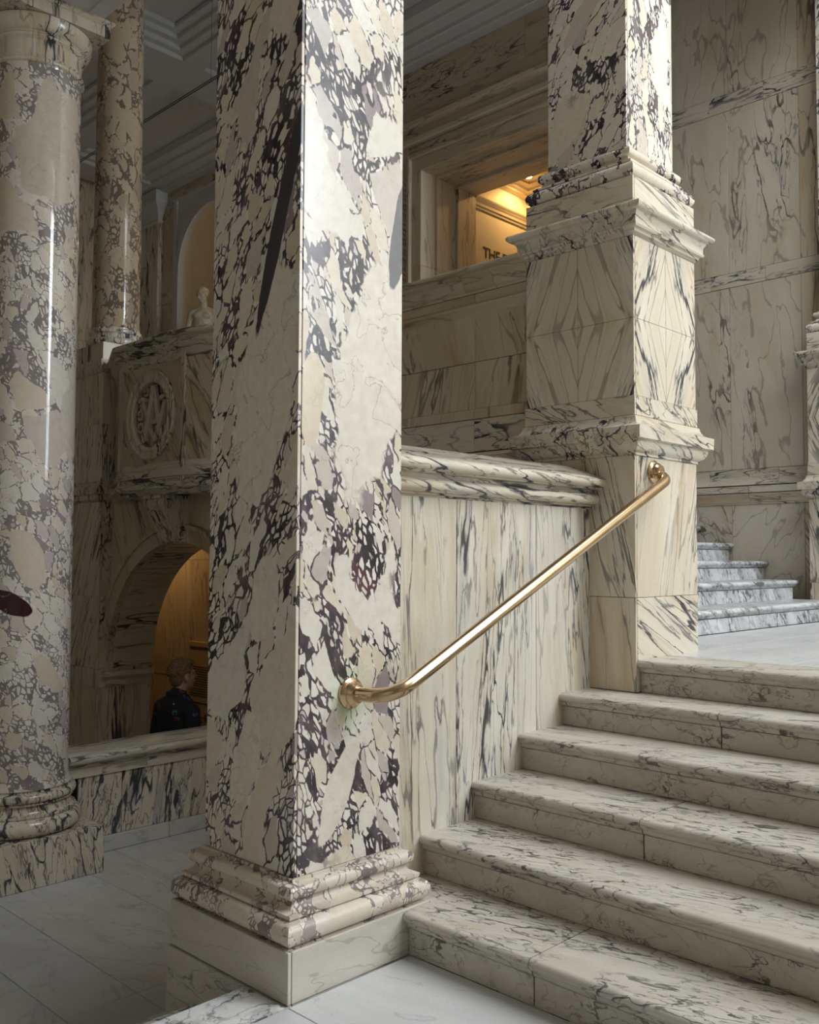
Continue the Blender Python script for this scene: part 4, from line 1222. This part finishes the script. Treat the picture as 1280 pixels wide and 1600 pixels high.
for sg_ in (1, -1):
    a, c = sorted((NC + sg_ * NR, NC + sg_ * (NR + 0.09)))
    box('side_moulding', (XF - 0.05, a, NB_), (XF, c, NS), 'plaster', ni, 0.006)
    a, c = sorted((NC + sg_ * (NR + 0.09), 13.42 if sg_ == 1 else 11.14))
    box('side_moulding', (XF - 0.03, 13.32 if sg_ == 1 else 11.14, NB_), (XF + 0.01, 13.42 if sg_ == 1 else 11.24, 7.36), 'plaster', ni, 0.006)
box('top_moulding', (XF - 0.03, 11.24, 7.30), (XF + 0.01, 13.32, 7.36), 'plaster', ni, 0.006)
# niche shell: half cylinder and quarter dome
v, f = [], []
na, nz = 20, 8
rows = [(NB_, 1.0), (NS, 1.0)] + [(NS + NR * math.sin(RAD(90 * k / nz)), math.cos(RAD(90 * k / nz))) for k in range(1, nz + 1)]
for z, s in rows:
    s = max(s, 0.001)
    for k in range(na + 1):
        a = math.pi * k / na
        v.append((XF + 0.05 + 0.75 * s * math.sin(a), NC + NR * s * math.cos(a), z))
for i in range(len(rows) - 1):
    for k in range(na):
        a = i * (na + 1) + k
        f.append((a, a + 1, a + na + 2, a + na + 1))
mesh('niche_shell', v, f, 'warm', ni, smooth=60)
box('niche_sill', (XF - 0.05, NC - NR - 0.1, NB_ - 0.08), (XF + 0.85, NC + NR + 0.1, NB_), 'plaster', ni, 0.01)
point('niche_lamp', (XF + 0.12, NC - 0.55, 6.10), 2.6, WARM, 0.06)

# warm passage behind the lower arch
wp = thing('wall_passage', (5.3, 7, ZLL), 'ochre lit marble wall of the passage behind the arch', 'wall', kind='structure')
XP = 5.30
box('wall_body', (XP + 0.018, 5.9, ZLL), (XP + 0.15, 9.6, 2.1), 'grout', wp, 0)
for a, c in ((5.9, 6.6), (6.6, 7.55), (7.55, 8.35), (8.35, 9.6)):
    for z0, z1 in ((ZLL, 0.22), (0.40, 1.42), (1.42, 2.05)):
        panel_x(wp, XP, a, c, z0, z1, 'brown', tilt2=0.1)
    panel_x(wp, XP - 0.004, a, c, 0.22, 0.40, 'brown', grain='y')
box('passage_ceiling', (XW + 0.38, 5.9, 2.05), (XP + 0.15, 9.6, 2.18), 'plaster', wp, 0)
box('wall_body', (XW + 0.40, 9.5, ZLL), (XP, 9.6, 2.1), 'brown', wp, 0)
box('wall_body', (XW + 0.40, 5.83, ZLL), (XP, 5.9, 2.1), 'brown', wp, 0)
point('passage_lamp', (4.85, 8.6, 1.96), 13, (1.0, 0.60, 0.24), 0.12)   # on the passage ceiling, hidden by the arch wall

# information board on the passage wall
ib = thing('information_board', (XP, 7.85, 0), 'tan printed information board on the wall behind the person', 'sign')
BY0, BY1, BZ0, BZ1 = 7.66, 8.235, -0.22, 0.60
bd = box('board', (XP - 0.03, BY0, BZ0), (XP - 0.001, BY1, BZ1), 'board', ib, 0.002)
for i, (z, h, ya, yb) in enumerate([(0.555, 0.022, 7.70, 8.20), (0.53, 0.006, 7.70, 8.20)] + [(0.36 - 0.024 * k, 0.009, 7.70 + 0.02 * (k % 3), 8.19) for k in range(13)] + [(0.005, 0.014, 7.70, 8.19)]):
    box('print_line', (XP - 0.0325, ya, z - h), (XP - 0.0295, yb, z), 'ink', bd, 0)
# crossed fingers mark, drawn as in the photograph
def mark(pts, w):
    P = [Vector((a, b_, 0)) for a, b_ in pts]
    L, R = [], []
    for i, p in enumerate(P):
        t = (P[min(i + 1, len(P) - 1)] - P[max(i - 1, 0)]).normalized()
        n_ = Vector((-t.y, t.x, 0)) * w / 2
        L.append((p + n_)[:2])
        R.append((p - n_)[:2])
    prism('print_mark', L + R[::-1], 'x', XP - 0.034, XP - 0.0295, 'ink', bd)
MY, MZ = 7.85, -0.075
mark([(MY + 0.035, MZ + 0.075), (MY + 0.015, MZ + 0.02), (MY - 0.005, MZ - 0.03)], 0.026)
mark([(MY - 0.02, MZ + 0.07), (MY + 0.005, MZ + 0.02), (MY + 0.02, MZ - 0.03)], 0.022)
mark([(MY + 0.075 * math.cos(a) * 0.8, MZ - 0.05 + 0.05 * math.sin(a)) for a in [math.pi * (0.85 + 1.3 * i / 12) for i in range(13)]], 0.024)
mark([(MY - 0.02 + 0.02 * math.cos(a), MZ - 0.045 + 0.02 * math.sin(a)) for a in [math.pi * i / 6 for i in range(10)]], 0.012)
t2 = bpy.data.curves.new('print_word', 'FONT')
t2.body = 'LOTTERY'
t2.size = 0.092
t2.extrude = 0.001
t2o = bpy.data.objects.new('print_word', t2)
COL.objects.link(t2o)
t2o.parent = bd
t2o.location = Vector((XP - 0.0325, 8.075, -0.195)) - BASE[ib.name]
t2o.rotation_euler = (RAD(90), 0, RAD(-90))
t2.materials.append(MT['ink'])
to_mesh(t2o)

# ================================================================== figures: capsules fused into one skin by a voxel remesh
def capsule(bm, p, q, r0, r1, seg=14, sq=(1, 1, 1)):
    p, q = Vector(p), Vector(q)
    d = q - p
    L = d.length
    t = d.normalized() if L > 1e-6 else Vector((0, 0, 1))
    u = t.orthogonal().normalized()
    w = t.cross(u)
    rings = []
    st_ = [(-r0 * math.cos(RAD(a)), r0 * math.sin(RAD(a))) for a in (8, 30, 55, 80)] + [(L + r1 * math.sin(RAD(a)), r1 * math.cos(RAD(a))) for a in (10, 35, 60, 82)]
    for h, r in st_:
        rg = []
        for k in range(seg):
            a = 2 * math.pi * k / seg
            o_ = u * (r * math.cos(a)) + w * (r * math.sin(a))
            o_ = Vector((o_.x * sq[0], o_.y * sq[1], o_.z * sq[2]))
            rg.append(bm.verts.new(p + t * h + o_))
        rings.append(rg)
    for i in range(len(rings) - 1):
        for k in range(seg):
            bm.faces.new((rings[i][k], rings[i][(k + 1) % seg], rings[i + 1][(k + 1) % seg], rings[i + 1][k]))
    bm.faces.new(rings[0][::-1])
    bm.faces.new(rings[-1])


def ball(bm, c, rx, ry, rz, rot=None):
    m = Matrix.Translation(Vector(c)) @ (rot.to_4x4() if rot else Matrix.Identity(4)) @ Matrix.Diagonal((rx, ry, rz, 1))
    bmesh.ops.create_uvsphere(bm, u_segments=18, v_segments=12, radius=1.0, matrix=m)


def fused(name, bm, mat, parent, M, voxel=0.008, smooth=4):
    bmesh.ops.transform(bm, matrix=M, verts=bm.verts)
    bmesh.ops.recalc_face_normals(bm, faces=bm.faces)
    b0 = BASE[parent.name]
    bmesh.ops.translate(bm, vec=-b0, verts=bm.verts)
    me = bpy.data.meshes.new(name)
    bm.to_mesh(me)
    bm.free()
    me.materials.append(MT[mat])
    o = bpy.data.objects.new(name, me)
    COL.objects.link(o)
    o.parent = parent
    BASE[o.name] = b0
    r = o.modifiers.new('skin', 'REMESH')
    r.mode = 'VOXEL'
    r.voxel_size = voxel
    r.use_smooth_shade = True
    s = o.modifiers.new('soft', 'SMOOTH')
    s.iterations = smooth
    s.factor = 0.5
    return o


def head(bm, c, R):
    """head about its centre c; R turns it (local +Y looks forward)"""
    def P(x, y, z):
        return Vector(c) + R @ Vector((x, y, z))
    ball(bm, P(0, -0.008, 0.030), 0.074, 0.094, 0.088, R)
    ball(bm, P(0, 0.028, -0.030), 0.058, 0.066, 0.080, R)
    ball(bm, P(0, 0.060, -0.088), 0.026, 0.024, 0.020, R)
    capsule(bm, P(0, 0.090, 0.022), P(0, 0.112, -0.022), 0.009, 0.014)
    ball(bm, P(0, 0.086, -0.056), 0.026, 0.014, 0.012, R)
    for s in (-1, 1):
        ball(bm, P(0.034 * s, 0.074, 0.030), 0.030, 0.016, 0.010, R)
        ball(bm, P(0.034 * s, 0.074, 0.006), 0.014, 0.012, 0.009, R)
        ball(bm, P(0.042 * s, 0.052, -0.02), 0.024, 0.030, 0.022, R)
        ball(bm, P(0.077 * s, -0.010, -0.004), 0.011, 0.022, 0.034, R)


def hand(bm, w, d, side, curl=0.35):
    """wrist w, direction d of the hanging hand; five fingers"""
    w, d = Vector(w), Vector(d).normalized()
    fwd = Vector((0, 1, 0))
    fwd = (fwd - d * fwd.dot(d)).normalized()
    lat = d.cross(fwd)
    pm = w + d * 0.050
    capsule(bm, w, pm, 0.026, 0.034, sq=(0.75, 1.0, 1.0))
    for k, (o_, L) in enumerate(((0.030, 0.070), (0.011, 0.080), (-0.009, 0.075), (-0.028, 0.060))):
        b_ = w + d * 0.075 + fwd * o_
        m_ = b_ + (d + lat * side * curl * 0.4).normalized() * L * 0.55
        e_ = m_ + (d + lat * side * curl * 1.4).normalized() * L * 0.45
        capsule(bm, b_, m_, 0.0095, 0.009, 8)
        capsule(bm, m_, e_, 0.009, 0.0075, 8)
    tb = w + d * 0.03 + fwd * 0.025
    tm = tb + (d * 0.6 + fwd * 0.8).normalized() * 0.036
    capsule(bm, tb, tm, 0.012, 0.0105, 8)
    capsule(bm, tm, tm + (d * 0.9 + fwd * 0.35).normalized() * 0.03, 0.0105, 0.0085, 8)


# ------------------------------------------------------------------ the visitor
PB = (4.03, 6.42, ZLL)
pe = thing('person', PB, 'person with short reddish brown hair and black patterned shirt before the arch, seen from behind', 'person')
H = 1.62
Mx = Matrix.Translation(Vector(PB)) @ Matrix.Rotation(RAD(4 - 90), 4, 'Z')
hd = Euler((RAD(6), 0, RAD(-6))).to_matrix()
HC = (0, 0.035, 1.515)
bm = bmesh.new()
head(bm, HC, hd)
capsule(bm, (0, -0.015, 1.30), (0, 0.015, 1.45), 0.062, 0.054)
capsule(bm, (0, -0.01, 0.92), (0, -0.015, 1.24), 0.125, 0.150, 18, (1.15, 0.78, 1))
for s in (-1, 1):
    capsule(bm, (0.05 * s, -0.015, 1.31), (0.175 * s, -0.02, 1.275), 0.055, 0.058)
    capsule(bm, (0.185 * s, -0.02, 1.27), (0.235 * s, -0.03, 1.00), 0.052, 0.040)
    capsule(bm, (0.235 * s, -0.03, 1.00), (0.245 * s, 0.03, 0.78), 0.040, 0.027)
    hand(bm, (0.245 * s, 0.03, 0.775), (0.02 * s, 0.22, -1), -s)
    capsule(bm, (0.085 * s, -0.01, 0.90), (0.095 * s, 0.01, 0.48), 0.088, 0.058)
    capsule(bm, (0.095 * s, 0.01, 0.48), (0.10 * s, -0.02, 0.09), 0.055, 0.036)
    capsule(bm, (0.10 * s, -0.03, 0.045), (0.115 * s, 0.12, 0.03), 0.042, 0.030)
fused('body', bm, 'skin', pe, Mx, 0.008)
bm = bmesh.new()
capsule(bm, (0, -0.01, 0.84), (0, -0.015, 1.235), 0.150, 0.166, 20, (1.16, 0.80, 1))
capsule(bm, (-0.12, -0.02, 1.285), (0.12, -0.02, 1.285), 0.075, 0.075)
capsule(bm, (0, -0.022, 1.30), (0, -0.012, 1.365), 0.105, 0.078)
for s in (-1, 1):
    capsule(bm, (0.10 * s, -0.02, 1.285), (0.190 * s, -0.02, 1.262), 0.072, 0.066)
    capsule(bm, (0.190 * s, -0.02, 1.262), (0.238 * s, -0.028, 1.02), 0.068, 0.062)
shirt = fused('shirt', bm, 'cloth', pe, Mx, 0.010)
bm = bmesh.new()
for i in range(26):
    a = 2 * math.pi * i / 26
    a2 = 2 * math.pi * (i + 1) / 26
    capsule(bm, (0.078 * math.cos(a), -0.008 + 0.072 * math.sin(a), 1.372 - 0.02 * math.sin(a)), (0.078 * math.cos(a2), -0.008 + 0.072 * math.sin(a2), 1.372 - 0.02 * math.sin(a2)), 0.020, 0.020, 8)
fused('collar', bm, 'cloth', shirt, Mx, 0.007)
bm = bmesh.new()
for s in (-1, 1):
    capsule(bm, (0.082 * s, -0.01, 0.90), (0.095 * s, 0.01, 0.48), 0.104, 0.074)
    capsule(bm, (0.095 * s, 0.01, 0.48), (0.10 * s, -0.02, 0.10), 0.072, 0.062)
capsule(bm, (-0.06, -0.01, 0.92), (0.06, -0.01, 0.92), 0.112, 0.112)
fused('trousers', bm, 'cloth', pe, Mx, 0.010)
bm = bmesh.new()
rh = random.Random(5)


def HP(x, y, z):
    return Vector(HC) + hd @ Vector((x, y, z))


ball(bm, HP(0, -0.022, 0.048), 0.084, 0.097, 0.086, hd)
ball(bm, HP(0, -0.062, -0.005), 0.070, 0.050, 0.075, hd)
ball(bm, HP(0, 0.055, 0.100), 0.062, 0.042, 0.030, hd)
for i in range(420):
    a, e = rh.uniform(0, 2 * math.pi), rh.uniform(-0.35, 1.5)
    n_ = Vector((math.cos(a) * math.cos(e), math.sin(a) * math.cos(e), math.sin(e)))
    if n_.y > 0.35 and n_.z < 0.62:
        continue
    if n_.z < -0.05 and n_.y > -0.35:
        continue
    c = HP(n_.x * 0.078, -0.02 + n_.y * 0.092, 0.045 + n_.z * 0.082)
    d_ = hd @ (n_ + Vector((rh.uniform(-0.7, 0.7), rh.uniform(-0.3, 0.9), rh.uniform(-0.3, 0.6)))).normalized()
    capsule(bm, c, c + d_ * rh.uniform(0.012, 0.028), 0.0075, 0.003, 6)
fused('hair', bm, 'hair', pe, Mx, 0.0035, 2)

# printed motifs of the shirt
cm_ = MT['cloth']
t = cm_.node_tree
tco = t.nodes.new('ShaderNodeTexCoord')
vo = t.nodes.new('ShaderNodeTexVoronoi')
vo.inputs['Scale'].default_value = 13
t.links.new(tco.outputs['Object'], vo.inputs['Vector'])
nz_ = t.nodes.new('ShaderNodeTexNoise')
nz_.inputs['Scale'].default_value = 55
t.links.new(tco.outputs['Object'], nz_.inputs['Vector'])
sp2 = t.nodes.new('ShaderNodeSeparateColor')
t.links.new(vo.outputs['Color'], sp2.inputs[0])
g1 = t.nodes.new('ShaderNodeMath'); g1.operation = 'GREATER_THAN'; g1.inputs[1].default_value = 0.50
t.links.new(sp2.outputs[0], g1.inputs[0])
g2 = t.nodes.new('ShaderNodeMath'); g2.operation = 'LESS_THAN'; g2.inputs[1].default_value = 0.30
t.links.new(vo.outputs['Distance'], g2.inputs[0])
g3 = t.nodes.new('ShaderNodeMath'); g3.operation = 'GREATER_THAN'; g3.inputs[1].default_value = 0.50
t.links.new(nz_.outputs['Fac'], g3.inputs[0])
m1 = t.nodes.new('ShaderNodeMath'); m1.operation = 'MULTIPLY'
t.links.new(g1.outputs[0], m1.inputs[0]); t.links.new(g2.outputs[0], m1.inputs[1])
m2_ = t.nodes.new('ShaderNodeMath'); m2_.operation = 'MULTIPLY'
t.links.new(m1.outputs[0], m2_.inputs[0]); t.links.new(g3.outputs[0], m2_.inputs[1])
rp_ = t.nodes.new('ShaderNodeValToRGB')
rp_.color_ramp.interpolation = 'CONSTANT'
el = rp_.color_ramp.elements
el[0].position, el[0].color = 0.0, (0.30, 0.03, 0.10, 1)
el[1].position, el[1].color = 0.3, (0.02, 0.16, 0.08, 1)
for p_, c_ in ((0.55, (0.05, 0.10, 0.22, 1)), (0.8, (0.25, 0.25, 0.24, 1))):
    e_ = el.new(p_)
    e_.color = c_
t.links.new(sp2.outputs[1], rp_.inputs[0])
mx_ = t.nodes.new('ShaderNodeMix'); mx_.data_type = 'RGBA'
t.links.new(m2_.outputs[0], mx_.inputs[0])
mx_.inputs[6].default_value = (0.010, 0.010, 0.013, 1)
t.links.new(rp_.outputs[0], mx_.inputs[7])
t.links.new(mx_.outputs[2], t.nodes['Principled BSDF'].inputs['Base Color'])

# ------------------------------------------------------------------ the statue in the niche
SB = (7.98, 12.20, 3.70)
sta = thing('statue', SB, 'pale stone statue of a nude youth standing in the warm lit niche', 'statue')
Ms = Matrix.Translation(Vector(SB)) @ Matrix.Rotation(RAD(222 - 90), 4, 'Z')
sh = Euler((RAD(-18), RAD(6), RAD(-35))).to_matrix()
zs_ = 0.12
bm = bmesh.new()
SHC = (0, 0.04, 1.64 + zs_)
head(bm, SHC, sh)
ball(bm, Vector(SHC) + sh @ Vector((0, -0.015, 0.048)), 0.088, 0.104, 0.088, sh)
for i in range(40):
    a = 2 * math.pi * i / 20
    zz = 0.05 if i < 20 else 0.095
    rr = 0.088 if i < 20 else 0.060
    ball(bm, Vector(SHC) + sh @ Vector((rr * math.cos(a), -0.012 + rr * 1.12 * math.sin(a), zz)), 0.017, 0.017, 0.015)
capsule(bm, (0, -0.02, 1.42 + zs_), (0, 0.015, 1.56 + zs_), 0.062, 0.055)
capsule(bm, (0, 0, 1.05 + zs_), (0, -0.01, 1.32 + zs_), 0.118, 0.142, 18, (1.12, 0.80, 1))
capsule(bm, (0, 0, 0.95 + zs_), (0, 0, 1.02 + zs_), 0.135, 0.122, 18, (1.12, 0.80, 1))
for s in (-1, 1):
    ball(bm, (0.068 * s, 0.088, 1.325 + zs_), 0.068, 0.030, 0.050)
    ball(bm, (0.030 * s, 0.088, 1.20 + zs_), 0.030, 0.016, 0.030)
    ball(bm, (0.030 * s, 0.088, 1.13 + zs_), 0.030, 0.016, 0.030)
    capsule(bm, (0.06 * s, -0.01, 1.425 + zs_), (0.165 * s, -0.01, 1.385 + zs_), 0.052, 0.058)
    capsule(bm, (0.085 * s, 0, 0.94 + zs_), (0.10 * s, 0.03 if s > 0 else 0.0, 0.50 + zs_), 0.092, 0.062)
    capsule(bm, (0.10 * s, 0.03 if s > 0 else 0.0, 0.50 + zs_), (0.10 * s, -0.02, 0.09 + zs_), 0.058, 0.038)
    capsule(bm, (0.10 * s, -0.03, 0.045 + zs_), (0.12 * s, 0.13, 0.03 + zs_), 0.044, 0.030)
    el_ = (0.255 * s, -0.05, 1.13 + zs_)
    wr_ = (0.215 * s, 0.02, 0.92 + zs_)
    capsule(bm, (0.185 * s, -0.012, 1.375 + zs_), el_, 0.055, 0.042)
    capsule(bm, el_, wr_, 0.042, 0.028)
    hand(bm, wr_, (-0.1 * s, 0.3, -1), -s)
fused('body', bm, 'statue', sta, Ms, 0.010, 3)
lathe('statue_base', SB[:2], [(0.27, 3.70), (0.27, 3.76), (0.25, 3.78), (0.25, 3.845)], 'statue', sta, 32)

# ------------------------------------------------------------------ picture-light track hung below the upper ceiling
tk = thing('hanging_track', (5.455, 9.4, 6.5), 'thin dark double rod hung on wires below the coffered ceiling', 'track')
for dx in (-0.012, 0.014):
    tube('rod', [(5.455 + dx, 6.9, 6.5), (5.455 + dx, 12.6, 6.5)], 0.005, 'dark', tk, 8)
for y in (8.27, 9.75, 11.2):
    tube('wire', [(5.455, y, 6.5), (5.455, y, 7.70)], 0.002, 'dark', tk, 6)
    lathe('wire_clip', (5.455, y), [(0.022, 7.69), (0.022, 7.72), (0.01, 7.74)], 'dark', tk, 10)

# ================================================================== the rest of the stair hall (out of the picture, shapes the daylight)
wr = box('wall_right', (8.62, -5.2, 0.0), (8.92, 3.1, 8.4), 'wallm', None, 0)
props(wr, 'plain marble end wall of the landing', 'wall', kind='structure')
wb = box('wall_back', (-4.5, -5.2, ZLL - 0.1), (-4.2, 14.6, 8.4), 'wallm', None, 0)
props(wb, 'plain marble wall behind the viewer', 'wall', kind='structure')
WX0, WX1, WZ0, WZ1 = 6.40, 8.10, 2.85, 7.65
wl = thing('wall_south', (2, -5.3, 0), 'marble wall with a tall window on the far side of the stair hall', 'wall', kind='structure')
for lo, hi in (((-4.5, -0.7), (WX0, 8.4)), ((WX0, -0.7), (WX1, WZ0)), ((WX0, WZ1), (WX1, 8.4)), ((WX1, -0.7), (8.9, 8.4))):
    box('wall_body', (lo[0], -5.5, lo[1]), (hi[0], -5.2, hi[1]), 'wallm', wl, 0)
wn = thing('window_1', (7.25, -5.3, WZ0), 'tall bright window in the wall across the stair hall', 'window', kind='structure')
box('window_pane', (WX0, -5.40, WZ0), (WX1, -5.38, WZ1), 'glass', wn, 0)
box('window_mullion', (7.22, -5.38, WZ0), (7.28, -5.30, WZ1), 'plaster', wn, 0.004)
for z in (4.0, 5.2, 6.4):
    box('window_bar', (WX0, -5.38, z), (WX1, -5.30, z + 0.05), 'plaster', wn, 0.004)
ro = thing('ceiling', (3, -1, 8.4), 'plaster roof of the stair hall around its skylight', 'ceiling', kind='structure')
box('ceiling_slab', (-4.5, -5.5, 8.0), (2.55, 2.56, 8.2), 'plaster', ro, 0)
box('ceiling_slab', (7.85, -5.5, 8.3), (8.9, 2.56, 8.5), 'plaster', ro, 0)
box('ceiling_slab', (2.55, 0.85, 8.3), (7.85, 2.56, 8.5), 'plaster', ro, 0)
box('ceiling_slab', (2.55, -5.5, 8.3), (7.85, -4.75, 8.5), 'plaster', ro, 0)
so = thing('parapet', (3.3, -2.5, 0), 'cream marble parapet on the far side of the broad stair', 'parapet')
box('slab', (2.5, -2.62, 0.0), (4.3, -2.402, 1.70), 'panel', so, 0.004)
sweep('coping', capp, [(4.35, -2.62 + 0.22, 0, 1), (2.45, -2.62 + 0.22, 0, 1)], 'mould', so, tc=dict(grain='x'))
